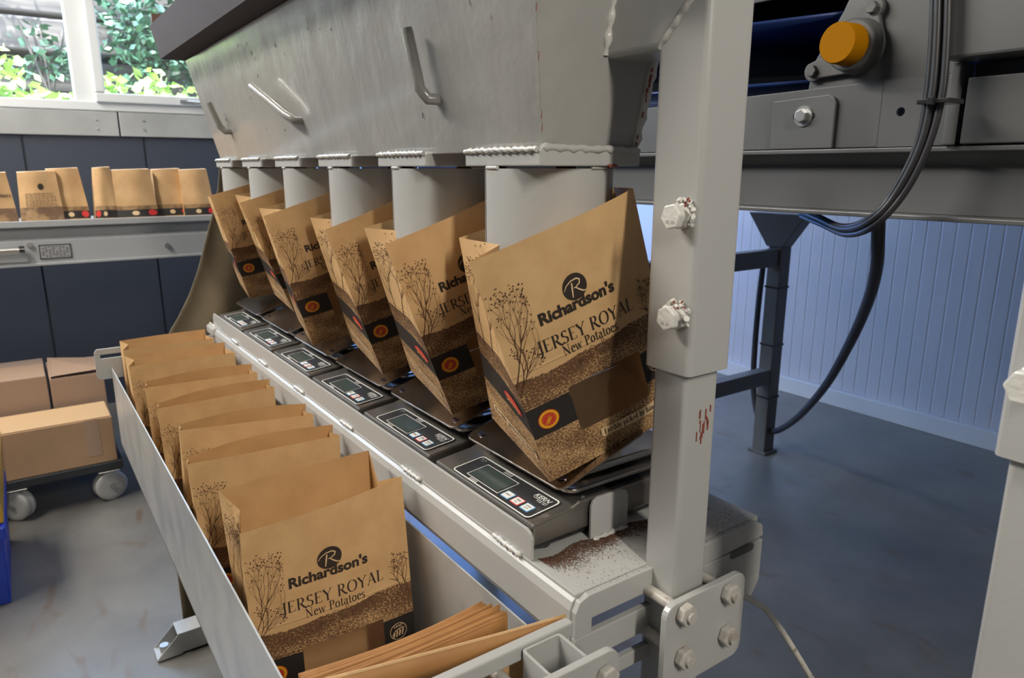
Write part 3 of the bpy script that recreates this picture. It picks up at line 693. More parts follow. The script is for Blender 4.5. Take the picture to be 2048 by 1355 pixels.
for (u, v, s) in ((1335, 432, 1), (1325, 634, 2)):
    c = ay(u, v, .497); c.y = .514; c.x += .006
    hb_ = hexbolt(p1, c, (0, -1, 0), .0125, .0075, .0125, NUTW, True, ang=12*s)
    q = random.Random(s); bl = MB()
    for k in range(16):   # thick lumps of paint around the nut
        a = q.uniform(-.6, 2.6); p = c+Vector((math.cos(a)*.0135, -q.uniform(.001, .006), math.sin(a)*.0135)); bl.tube([p, p+Vector((q.uniform(-.003, .003), -.002, q.uniform(-.003, .003)))], q.uniform(.0015, .0032), 7)
    bl.build('paint_lump', NUTW, hb_)
    ch = MB()
    for k in range(7):
        p = c+Vector((q.uniform(-.002, .012), -q.uniform(.006, .009), .012+q.uniform(-.002, .004))); ch.tube([p, p+Vector((q.uniform(-.002, .003), 0, q.uniform(-.002, .002)))], q.uniform(.0008, .0014), 5)
    ch.build('paint_chip', CHIP, hb_)
    tx = MB(); art = merge(sans('8.8', -.005, .005, -.0065, .0032, bold=.01)); ca = R(60)
    tx.add([c+Vector((x, -.0203, z)) for x, z in art[0]], art[1]); tx.build('bolt_marking', PAINT, hb_)
sc = MB()
for k in range(16):   # scraped strip on the inner tube, right face
    y = .545+rc.uniform(-.006, .014); z = .945+rc.uniform(0, .035)
    sc.box((-.4478, y, z), (-.4472, y+rc.uniform(.0006, .002), z+rc.uniform(.003, .014)))
sc.build('paint_scrape', CHIP, p1)
# clamp plate with rods and nuts
cl = [(y, z) for y, z in rrect(.5515, .7375, .0625, .0515, .014, 5)]
cpl = MB().prism([(-.436, y, z) for y, z in cl], (.008, 0, 0)).build('clamp_plate', PAINT, p1, .001)
for (y, z) in ((.513, .776), (.583, .774), (.515, .724), (.584, .722)):
    MB().tube([(-.500, y, z), (-.436, y, z)], .0065, 14).build('threaded_rod', NUTM, p1)
    nt_ = MB().prism([(-.428, y+.0122*math.cos(R(60*k+8)), z+.0122*math.sin(R(60*k+8))) for k in range(6)], (.010, 0, 0)).build('nut', NUTM, p1, .0018)
    MB().tube([(-.418, y, z), (-.414, y, z)], .006, 14).build('rod_end', NUTM, nt_, .001)
p2 = thing('support_post', 'second grey box-section post cut by the right edge of the picture', 'post', (-.15, .57, 0))
post(p2, -.190, .545, arm=False)
c = ay(2052, 775, .53); c.y = .545
hexbolt(p2, c, (0, -1, 0), .0125, .008, .012)
# white cable behind the clamp
wc = [(-.47, .66, .74), (-.455, .625, .765)]+[tuple(ax(u, v, x)) for u, v, x in ((1490, 1192, -.44), (1530, 1215, -.43), (1565, 1262, -.42), (1600, 1318, -.41), (1640, 1385, -.40), (1700, 1500, -.39))]
tag(MB().tube([Vector(p) for p in wc], .0036, 10).build('power_cable', WCABLE), 'dirty white power cable drooping from behind the clamp plate', 'cable')

# =============================================================== weighing shelf
sh = thing('weighing_shelf', 'long grey steel shelf carrying the row of scales, front rail and slotted end plate', 'shelf', (-1.3, .56, .8))
SX0, SX1 = -2.055, -.487
MB().box((SX0, .418, .792), (SX1, .713, .800)).build('shelf_top', PAINT, sh, .001)
pr = [(.432, .800), (.422, .7985), (.414, .793), (.411, .784), (.411, .745), (.415, .736), (.425, .731), (.425, .735), (.419, .739), (.4155, .746), (.4155, .784), (.418, .790), (.423, .794), (.432, .7955)]
MB().prism([(SX0, y, z) for y, z in pr], (SX1-SX0, 0, 0)).build('front_rail', PAINT, sh, .0006)
MB().box((SX0, .709, .735), (SX1, .713, .795)).build('back_rail', PAINT, sh, .001)
# slotted end plate (assembled from the webs left between the slots)
EX = (SX1, SX1+.008)
ep = MB()
def yz(a, b): ep.box((EX[0], a[0], a[1]), (EX[1], b[0], b[1]))
out = rrect(.564, .7385, .1515, .0605, .016, 5)
slots = [rrect(.4795, .763, .0455, .0085, .008, 5), ]
# outer silhouette as strips above, between and below the two slots
def strip(pts): ep.prism([(EX[0], y, z) for y, z in pts], (EX[1]-EX[0], 0, 0))
strip([(.4125, .784), (.418, .795), (.430, .799), (.700, .799), (.712, .792), (.715, .780), (.715, .776), (.60, .7715), (.4345, .7715), (.4345, .7545), (.4125, .7545)])
strip([(.4125, .7545), (.530, .7545), (.545, .7715), (.715, .7715), (.715, .7235), (.4425, .7235), (.435, .728), (.4125, .73)])
strip([(.436, .706), (.449, .7055), (.530, .7055), (.536, .7235), (.715, .7235), (.715, .715), (.700, .694), (.64, .688), (.45, .688), (.436, .695)])
ep.build('end_plate', PAINT, sh, .001)
SLOTM = mat('embossed_slot', (.10, .10, .10), .5)
MB().prism([(EX[1]+.0003, y, z) for y, z in rrect(.675, .768, .022, .005, .005, 4)], (.0006, 0, 0)).build('embossed_slot', SLOTM, sh)
# front lip
lp = [(SX0+.02, .800), (-.563, .800), (-.563, .826), (-.566, .832), (-.573, .835), (SX0+.03, .835), (SX0+.02, .825)]
MB().prism([(x, .4185, z) for x, z in lp], (0, .004, 0)).build('front_lip', PAINT, sh, .0008)
for i in range(7):
    x = -.60-i*.239
    weld((x-.035, .4165, .8005), (x+.02, .4165, .8005), .0032, BEAD, 20+i, .35, 'weld_bead', sh)
tabp = [(.503, .800), (.561, .800), (.561, .841), (.557, .848), (.550, .851), (.513, .851), (.506, .848), (.503, .841)]
MB().prism([(-.565, y, z) for y, z in tabp], (.004, 0, 0)).build('scale_stop_tab', PAINT, sh, .0008)
weld((-.559, .505, .801), (-.559, .558, .801), .0032, BEAD, 31, .4, 'weld_bead', sh)
weld((-.485, .55, .7995), (-.485, .60, .7995), .003, BEAD, 33, .3, 'weld_bead', sh)
# far bracket
MB().prism([(x, .405, z) for x, z in ((SX0-.012, .80), (SX0-.012, .775), (SX0+.06, .775), (SX0+.06, .80))], (0, .02, 0)).build('far_bracket', PAINT, sh, .006)

# spilled soil
so = MB(); rs = random.Random(21)
def crumb(x, y, z, s):
    vs = [Vector((x+rs.uniform(-s, s), y+rs.uniform(-s, s), z+rs.uniform(0, s*1.1))) for _ in range(4)]; so.add(vs, [(0, 1, 2), (0, 3, 1), (1, 3, 2), (2, 3, 0)])
for k in range(11000):
    t_y = rs.random(); y = .428+t_y*.25
    cxs = -.560+.004*math.sin(t_y*21); wdt = (.0055+.007*abs(math.sin(t_y*6.5+.4)))
    crumb(cxs+.006+abs(rs.gauss(0, wdt))*1.3-.008, y, .8002, rs.uniform(.0005, .0013))
for k in range(1100): crumb(rs.uniform(-.558, -.490), rs.uniform(.43, .705), .8002, rs.uniform(.0002, .0009))
for k in range(1300): crumb(-.4835+rs.uniform(-.005, .003), rs.uniform(.43, .70), .8002-.0003, rs.uniform(.0002, .0006))
for k in range(500): crumb(rs.uniform(-.52, -.488), rs.uniform(.59, .70), .8002, rs.uniform(.0003, .0010))
tag(so.build('spilled_soil', SOIL), 'reddish brown spilled soil crumbs on the shelf beside the nearest scale', 'soil', kind='stuff')

# =============================================================== scales
def put(mb, art, x0, y0, z, flipx=False):
    v, f = art; mb.add([(x0+x, y0+y, z) for x, y in v], f)
def make_scale():
    root = thing('bench_scale', 'nearest bench scale, beside the post, black keypad facing the front lip', 'scale', (-.675, .55, .8), 'bench scales on the grey shelf')
    bx0, bx1 = -.790, -.569
    b = MB()
    prof = [(.4245, .812), (.4245, .836), (.427, .8385), (.480, .8445), (.492, .8485), (.700, .8485), (.700, .812)]
    b.prism([(bx0, y, z) for y, z in prof], (bx1-bx0, 0, 0)); b.build('scale_body', STEELB, root, .004, seg=3)
    MB().box((bx0+.006, .432, .8045), (bx1-.006, .694, .813)).build('base_tray', BLACK, root, .001)
    MB().prism([(x, y, .8488) for x, y in rrect((bx0+bx1)/2, .594, .105, .098, .012)], (0, 0, .0012)).build('black_deck', BLACK, root)
    for fx_, fy in ((bx0+.02, .45), (bx1-.02, .45), (bx0+.02, .68), (bx1-.02, .68)):
        MB().tube([(fx_, fy, .8), (fx_, fy, .806)], .012, 14).build('rubber_foot', BLACK, root)
    # keypad lies on the gentle front slope
    kx0, kx1, ky0, ky1 = -.749, -.583, .4275, .4765
    zf = lambda y: .8385+(y-.427)*(.006/.053)+.0006
    def sl(p, dz_): return [(x, y, zf(y)+dz_) for x, y in p]
    kc = ((kx0+kx1)/2, (ky0+ky1)/2)
    kw, kh = (kx1-kx0)/2, (ky1-ky0)/2
    bd = rrect(*kc, kw, kh, .006); bi = rrect(*kc, kw-.0016, kh-.0016, .005); 
    kp = MB().prism(sl(bd, 0), (0, 0, .0009)).build('keypad', DARK, root)
    MB().frame(sl(bd, .0010), sl(bi, .0010), (0, 0, .0004)).build('keypad_border', WHITE, kp)
    lx0, lx1, ly0, ly1 = -.721, -.657, .4375, .4645
    lo = [(lx0-.003, ly0-.003), (lx1+.003, ly0-.003), (lx1+.003, ly1+.003), (lx0-.003, ly1+.003)]; li = [(lx0-.0022, ly0-.0022), (lx1+.0022, ly0-.0022), (lx1+.0022, ly1+.0022), (lx0-.0022, ly1+.0022)]
    MB().frame(sl(lo, .0010), sl(li, .0010), (0, 0, .0003)).build('display_border', WHITE, kp)
    MB().prism(sl([(lx0, ly0), (lx1, ly0), (lx1, ly1), (lx0, ly1)], .0010), (0, 0, .0006)).build('display', LCD, root)
    tk = MB()
    for k in range(5):
        for yy, xx in ((ly1+.0045, lx0+.030), (ly0-.0095, lx0+.010)):
            tk.prism(sl([(xx+k*.0035, yy), (xx+k*.0035+.0012, yy), (xx+k*.0035+.0018, yy+.005), (xx+k*.0035+.0006, yy+.005)], .0011), (0, 0, .0003))
    put2 = lambda art, m_, nm, dz_=.0013: MB().add([(x, y, zf(y)+dz_) for x, y in art[0]], art[1]).build(nm, m_, kp)
    tag(tk.build('tick_marks', WHITE, kp), kind='stuff')
    for i, (tx, mm) in enumerate((('UNIT', INKB), ('TARE', INKR), ('ON', INKB))):
        x = -.641+i*.0195; y = .4415
        q = rrect(x, y, .0078, .0066, .0012, 3); ke = MB().prism(sl(q, .0010), (0, 0, .0006)).build('key', mm, root)
        q = rrect(x, y, .0068, .0056, .0010, 3); MB().prism(sl(q, .0016), (0, 0, .0003)).build('key_face', WHITE, ke)
        a = sans(tx, x-.0045, x+.0045, y-.0012 if i == 0 else y+.0004, .0028, bold=.01); b_ = sans('OFF' if i == 2 else '-0-', x-.004, x+.004, y-.0036, .0024) if i else ([], [])
        a = merge(a, b_); MB().add([(xx, yy, zf(yy)+.0021) for xx, yy in a[0]], a[1]).build('key_lettering', DARK, ke)
    put2(sans('KERN', kc[0]+kw-.036, kc[0]+kw-.008, kc[1]+.0115, .0072, bold=.012, shear=.25), WHITE, 'brand_lettering')
    put2(strokes([([(kc[0]+kw-.034, kc[1]+.0095), (kc[0]+kw-.007, kc[1]+.0095)], .0007)]), WHITE, 'brand_underline')
    put2(sans('FOB 3K1', kc[0]+kw-.024, kc[0]+kw-.008, kc[1]+.0055, .0026), WHITE, 'model_lettering')
    put2(merge(sans('Max 3 kg', kc[0]-kw+.006, kc[0]-kw+.016, kc[1]+.018, .0018), sans('d = 1 g', kc[0]-kw+.006, kc[0]-kw+.014, kc[1]+.0145, .0018)), WHITE, 'rating_lettering')
    # round-cornered weighing pan and the tilted rest welded on it
    pn = MB().prism([(x, y, .857) for x, y in rrect(-.676, .580, .1035, .100, .014)], (0, 0, .006)).build('weighing_pan', STEEL, root, .002)
    MB().prism([(x, y, .866) for x, y in rrect(-.676, .590, .09, .085, .02)], (0, 0, .010)).build('pan_dome', STEEL, root, .008, seg=3)
    x0, x1 = -.779, -.571; a = R(18)
    ring = rrect(0, .062, .104, .070, .012)
    def tl(x, y, dz_): return ((x0+x1)/2+x, .466+(y+.008)*math.cos(a)+.0, .8655+(y+.008)*math.sin(a)+dz_)
    tp = MB().prism([tl(x, y, 0) for x, y in ring], (0, 0, .0022)).build('tilted_rest', STEEL, root, .0006)
    for xx in (-.085, .085): MB().tube([tl(xx, .010, .0021), tl(xx, .010, .0027)], .007, 14).build('spot_weld', mat('heat_tint', (.25, .20, .22), .3, 1), tp)
    for xx in (x0+.03, x1-.036): MB().box((xx, .560, .866), (xx+.006, .585, .898)).build('rest_bracket', STEEL, root)
    return root
sc0 = make_scale()
SL_ = ['', 'second bench scale from the post, keypad facing the front lip', 'third bench scale from the post, in the middle of the row', 'fourth bench scale from the post, its tilted rest glinting blue',
       'fifth bench scale from the post, second from the far end', 'farthest bench scale at the canvas end of the shelf']
for i in range(1, 6):
    c = copy_tree(sc0); c.location = sc0.location+Vector((-PITCH*i, .0, 0)); c['label'] = SL_[i]

# =============================================================== bags on the scales
g6 = dict(fl=ax(1101, 963, -.584), fr=ax(1360, 822, -.584), FL=ax(937, 525, -.545), FR=ax(1266, 376, -.545),
          bl=ay(984, 835, .470), br=Vector((-.720, .690, .945)), BL=ax(918, 475, -.738), BR=ax(1240, 372, -.738))
fold6 = ax(1000, 489, -.635)
BL_ = ['printed kraft bag nearest the post, hung open under the nearest discharge tube', 'second printed kraft bag from the post, hung under its tube', 'third printed kraft bag from the post, mouth folded at the left',
       'fourth printed kraft bag from the post, half hidden by the third', 'fifth printed kraft bag from the post, narrow side turned to us', 'farthest printed kraft bag under the last discharge tube by the canvas']
# measured front-left bottom / front-left top / back-left top corners of every hung bag
HUNG = [None, dict(fl=(905, 829), FL=(769, 489), BL=(728, 455), fd=(768, 487)), dict(fl=(766, 748), FL=(650, 459), BL=(620, 435), fd=(672, 452)),
        dict(fl=(626, 690), FL=(527, 432), BL=(518, 416), fd=(560, 425)), dict(fl=(589, 624), FL=(515, 393), BL=(470, 389), fd=(508, 391)), dict(fl=(500, 597), FL=(430, 385), BL=(415, 393), fd=(440, 386))]
for i in range(6):
    sh_ = Vector((-PITCH*i, 0, 0))
    c = {k: v+sh_ for k, v in g6.items()}; gl = fold6+sh_; gr = (c['FR']+c['BR'])*.5+Vector((0, -.02, 0))
    if HUNG[i]:
        q = HUNG[i]
        d = {}
        d['fl'] = ax(*q['fl'], c['fl'].x); d['FL'] = ax(*q['FL'], c['FL'].x); d['BL'] = ax(*q['BL'], c['BL'].x)
        # limit the measured corners to plausible variation
        for k in d:
            dv = d[k]-c[k]
            if dv.length > .05: dv = dv.normalized()*.05
            c[k] = c[k]+dv
        c['fr'] = c['fr']+(d['fl']-g6['fl']-sh_)*.6; c['bl'] = c['bl']+(d['fl']-g6['fl']-sh_)*.6
        dv = (c['FL']-g6['FL']-sh_); c['FR'] = c['FR']+dv*.5; gl = gl+dv*.8
        mn = .872
        if c['fl'].z < .86: c['fl'].z = .86
    bg = Bag(c, gl, gr, bulge=.006, seed=i, back_bulge=.002, gpow=3.2, wr=.0012)
    make_bag(bg, BL_[i], 'printed bags hung under the tubes', 'hanging_paper_bag', 2)

# =============================================================== trough
tr = thing('bag_trough', 'long galvanised steel trough in front holding open kraft bags', 'trough', (-1.28, .28, .51))
TX0, TX1 = -2.0, -.525
MB().prism([(x, .158, z) for x, z in ((TX0, .73), (TX1+.02, .73), (TX1+.02, .525), (TX0, .525))], (0, .0022, 0)).build('outer_plate', GALV, tr)
MB().box((TX0, .403, .525), (TX1+.02, .4052, .7335)).build('inner_plate', GALV, tr)
MB().box((TX0, .172, .500), (TX1+.02, .405, .503)).prism([(TX0, .158, .527), (TX0, .172, .503), (TX0, .172, .500), (TX0, .158, .524)], (TX1+.02-TX0, 0, 0)).box((TX0, .403, .500), (TX1+.02, .4052, .53)).build('trough_floor', GALV, tr)
# slotted far bracket plate
bp_ = MB()
def s2(pts): bp_.prism([(-2.004, y, z) for y, z in pts], (-.005, 0, 0))
s2([(.125, .770), (.131, .779), (.405, .779), (.405, .764), (.125, .764)]); s2([(.125, .754), (.405, .754), (.405, .700), (.131, .700), (.125, .708)])
s2([(.125, .764), (.138, .764), (.138, .754), (.125, .754)]); s2([(.39, .764), (.405, .764), (.405, .754), (.39, .754)])
bp_.build('slotted_far_bracket', PAINT, tr, .001)
# near end bar
MB().box((-.482, .120, .769), (-.470, .402, .785)).build('end_bar', PAINT, tr, .002)
MB().box((-.505, .165, .60), (-.500, .400, .74)).build('end_plate', PAINT, tr, .001)
# square socket leg
sx0, sy0, ss = -.4695, .3375, .0455
MB().frame([(x, y, .0) for x, y in rrect(sx0+ss/2, sy0+ss/2, ss/2, ss/2, .005, 4)], [(x, y, .0) for x, y in rrect(sx0+ss/2, sy0+ss/2, ss/2-.003, ss/2-.003, .003, 4)], (0, 0, .782)).build('leg', PAINT, tr)
MB().prism([(-.4235, y, z) for y, z in rrect(.355, .735, .058, .052, .014)], (.008, 0, 0)).build('clamp_plate', PAINT, tr, .001)
for (y, z) in ((.394, .768), (.318, .768), (.394, .71), (.318, .71)):
    MB().tube([(-.500, y, z-.010), (-.4235, y, z-.010)], .0062, 14).build('threaded_rod', NUTM, tr)
    MB().prism([(-.4155, y+.0118*math.cos(R(60*k+8)), z-.003+.0118*math.sin(R(60*k+8))) for k in range(6)], (.010, 0, 0)).build('nut', NUTM, tr, .0018)
# far leg and floor foot (channel with a bolt)
MB().frame([(x, y, .05) for x, y in rrect(-1.815, .43, .025, .025, .004, 3)], [(x, y, .05) for x, y in rrect(-1.815, .43, .021, .021, .002, 3)], (0, 0, .66)).build('leg', PAINT, tr)
ft = MB(); fy0, fy1 = .155, .62; fxa, fxb = -1.85, -1.79
ft.prism([(fxa, fy0, .008), (fxa, fy0+.055, .062), (fxa, fy1, .062), (fxa, fy1, .008)], (.003, 0, 0)); ft.prism([(fxb, fy0, .008), (fxb, fy0+.055, .062), (fxb, fy1, .062), (fxb, fy1, .008)], (-.003, 0, 0))
ft.box((fxa, fy0+.052, .060), (fxb, fy1, .063)).box((fxa, fy0, .004), (fxb, fy0+.06, .009))
ft.build('floor_foot', GALV, tr, .001)
MB().box((fxa+.004, fy0+.02, 0), (fxb-.004, fy1, .006)).build('rubber_pad', BLACK, tr)
MB().tube([(-1.82, fy0+.022, .009), (-1.82, fy0+.022, .028)], .011, 12).build('levelling_bolt', ZINC, tr)

# bags in the trough
t1 = dict(fl=Vector((-.815, .177, .506)), fr=Vector((-.785, .388, .506)), FL=ax(479, 1067, -.83), FR=ax(803, 952, -.83), bl=Vector((-.90, .186, .506)), br=Vector((-.885, .388, .506)),
          BL=ax(436, 980, -.92), BR=ax(737, 900, -.92))
bg = Bag(t1, ax(480, 1020, -.885), ax(756, 962, -.872), bulge=.010, seed=30, back_bulge=.002, gpow=2.0, wr=.001)
make_bag(bg, 'nearest standing kraft bag in the trough, its whole printed front in view', 'open bags standing in the trough', 'standing_paper_bag', 2)
TB = [  # x front, left/right px of front top, back rise, lean
    ((374, 928), (686, 868), -1.088, .045), ((359, 860), (636, 826), -1.247, .05), ((313, 817), (548, 773), -1.391, .04), ((289, 775), (514, 744), -1.546, .05), ((257, 733), (471, 704), -1.738, .05), ((246, 700), (428, 676), -1.895, .04)]
TL_ = ['second standing kraft bag in the trough, directly behind the fully visible nearest one', 'third standing kraft bag from the near end of the trough', 'fourth standing kraft bag in the trough, mouth a narrow lens',
       'fifth standing kraft bag in the trough, in the middle of the pack', 'sixth standing kraft bag in the trough, gusset corners kinked outward', 'farthest standing kraft bag in the trough beside the slotted bracket']
for i, (a, b2, x, dep) in enumerate(TB):
    FL = az(*a, .790); FR = az(*b2, .790); FL.y = max(FL.y, .166); FR.y = min(FR.y, .399)
    d = dep+.012*(i % 2)
    c = dict(FL=FL, FR=FR, fl=Vector((FL.x+.012, .182, .506)), fr=Vector((FR.x+.012, .392, .506)), BL=FL+Vector((-d*.30, .004, .006)), BR=FR+Vector((-d*.5, -.002, .012)),
             bl=Vector((FL.x-.045, .182, .506)), br=Vector((FR.x-.045, .392, .506)))
    if i in (4, 5):
        c['BL'] = FL+Vector((-.085, .003, .006)); c['BR'] = FR+Vector((-.08, -.004, .010))
    if i in (0, 1): c['BL'] = FL+Vector((-.018, .002, .004))
    gl = (c['FL']+c['BL'])*.5+Vector((0, .004 if i < 4 else .016, 0)); gr = (c['FR']+c['BR'])*.5+Vector((0, -.012, -.002))
    bg = Bag(c, gl, gr, bulge=.002, seed=40+i, back_bulge=.030 if i < 4 else .006, gpow=1.8, wr=.0012)
    make_bag(bg, TL_[i], 'open bags standing in the trough', 'standing_paper_bag', 1 if i < 2 else 1)

# folded flat bags at the near end
rf = random.Random(9)
NF = 13
for i in range(NF+1):
    root_l = 'single folded flat kraft bag leaning on the trough end bar, apart from the bundle' if i == NF else 'folded flat kraft bag edge in the bundle at the near end of the trough'
    f = i/(NF-1); last = i == NF
    xt = -.592+.036*f+rf.uniform(-.0010, .0010); y1_ = .375+.012*f+rf.uniform(-.006, .004); zt = .754+rf.uniform(-.0018, .0018)
    if last: xt = -.486; y1_ = .402; zt = .787
    def sheet(a, t_, x=xt, y1=y1_, z=zt, f=f, last=last):
        lean = .02*(1-f) if not last else .0
        yy = lerp(.172, y1, a); bow = (.010*(1-f)+.003)*math.sin(math.pi*a) if not last else .004*math.sin(2*a)
        return Vector((x-lean*0+bow*(.4+.6*t_)-(1-t_)*.004-(.045*(1-a) if last else .022*(1-a)*(1-f*.3)), yy, lerp(.545, z+(.0 if last else .003*math.sin(math.pi*a)-.016*(1-a)), t_)))
    r_ = thing('folded_paper_bag', root_l, 'paper bag', (xt, .3, .52), 'folded flat bags at the end of the trough' if not last else None)
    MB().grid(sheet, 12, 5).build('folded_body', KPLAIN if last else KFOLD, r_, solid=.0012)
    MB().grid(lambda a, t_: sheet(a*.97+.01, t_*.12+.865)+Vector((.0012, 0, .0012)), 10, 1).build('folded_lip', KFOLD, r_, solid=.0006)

# =============================================================== canvas curtain
def canv(a, t):   # a left..right, t bottom..top
    zt = lerp(.0, 1.262, t)
    # left edge measured on the cloth
    pts = [(0, .243, -1.935), (.25, .250, -1.985), (.45, .27, -2.05), (.60, .285, -2.09), (.73, .30, -2.10), (.774, .311, -2.10), (.80, .334, -2.10), (.878, .379, -2.10), (.95, .41, -2.10), (1.04, .44, -2.10), (1.15, .478, -2.10), (1.262, .492, -2.08)]
    for k in range(len(pts)-1):
        if pts[k][0] <= zt <= pts[k+1][0]:
            q = (zt-pts[k][0])/(pts[k+1][0]-pts[k][0]); yl = lerp(pts[k][1], pts[k+1][1], q); xl_ = lerp(pts[k][2], pts[k+1][2], q); break
    y = lerp(yl, .76, a); f = (1-.5*t)
    return Vector((xl_-.05*a*0-.020*f*math.sin(a*13+t*1.5)-.02*a, y, zt+.0))
tag(MB().grid(canv, 40, 40).build('canvas_curtain', CANVAS, solid=.003), 'brown canvas curtain hanging down at the far end of the hopper', 'curtain')
tag(bpy.data.objects['canvas_curtain'], 'brown canvas curtain hanging at the far end of the hopper', 'curtain')

# =============================================================== far conveyor table with filled bags
ct = thing('conveyor_table', 'grey steel table along the dark end wall carrying filled kraft bags', 'table', (-3.5, -.2, 0))
cx0, cx1, cy0, cy1 = -3.72, -3.30, -1.3, 1.15
CTM = mat('table_grey', (.36, .375, .385), .38)
MB().box((cx0, cy0, 1.005), (cx1+.004, cy1, 1.012)).build('table_top', CTM, ct)
MB().box((cx1-.004, cy0, 1.000), (cx1+.012, cy1, 1.024)).build('top_rail', CTM, ct, .002)
MB().box((cx1-.035, cy0, .955), (cx1-.031, cy1, 1.0)).build('recess_web', CTM, ct)
MB().prism([(cx1-.031, cy0, .958), (cx1-.002, cy0, .945), (cx1-.002, cy0, .862), (cx1-.006, cy0, .862), (cx1-.006, cy0, .942), (cx1-.031, cy0, .954)], (0, cy1-cy0, 0)).build('side_panel', CTM, ct)
MB().box((cx1-.02, cy0, .852), (cx1+.008, cy1, .862)).build('bottom_rail', CTM, ct, .002)
for y in (-.9, 1.1):
    for x in (cx0+.03, cx1-.06): MB().box((x, y, 0), (x+.045, y+.045, 1.0)).build('leg', CTM, ct, .003)
pl = MB().box((cx1-.001, .073, .876), (cx1+.001, .180, .932)).build('rating_plate', mat('plate_grey', (.30, .31, .32), .4), ct)
PINK = mat('plate_ink', (.05, .05, .06), .5)
pm = MB()
for (a, b2, c_, d_) in ((.073, .928, .180, .932), (.073, .876, .180, .880), (.073, .876, .077, .932), (.176, .876, .180, .932)): pm.box((cx1+.001, a, b2), (cx1+.0016, c_, d_))
for k in range(7):
    for j in range(8):
        if rf.random() < .8: pm.box((cx1+.001, .082+j*.0115, .884+k*.0062), (cx1+.0016, .082+j*.0115+.0095*rf.uniform(.5, 1), .884+k*.0062+.0024))
pm.build('plate_lettering', PINK, pl)
MB().tube([(cx1+.02, -.25, .918), (cx1+.02, .01, .920)], .010, 12).build('rod_handle', ZINC, ct); MB().tube([(cx1+.02, .01, .920), (cx1+.02, .028, .920)], .0125, 12).build('rod_end', BLACK, ct)
MB().box((cx1-.002, -.3, .870), (cx1+.006, .035, .905)).build('bracket_plate', CTM, ct, .002)
for y, z in ((.045, .935), (.525, .905)): MB().tube([(cx1-.002, y, z), (cx1+.012, y, z)], .010, 10).build('bolt', ZINC, ct)

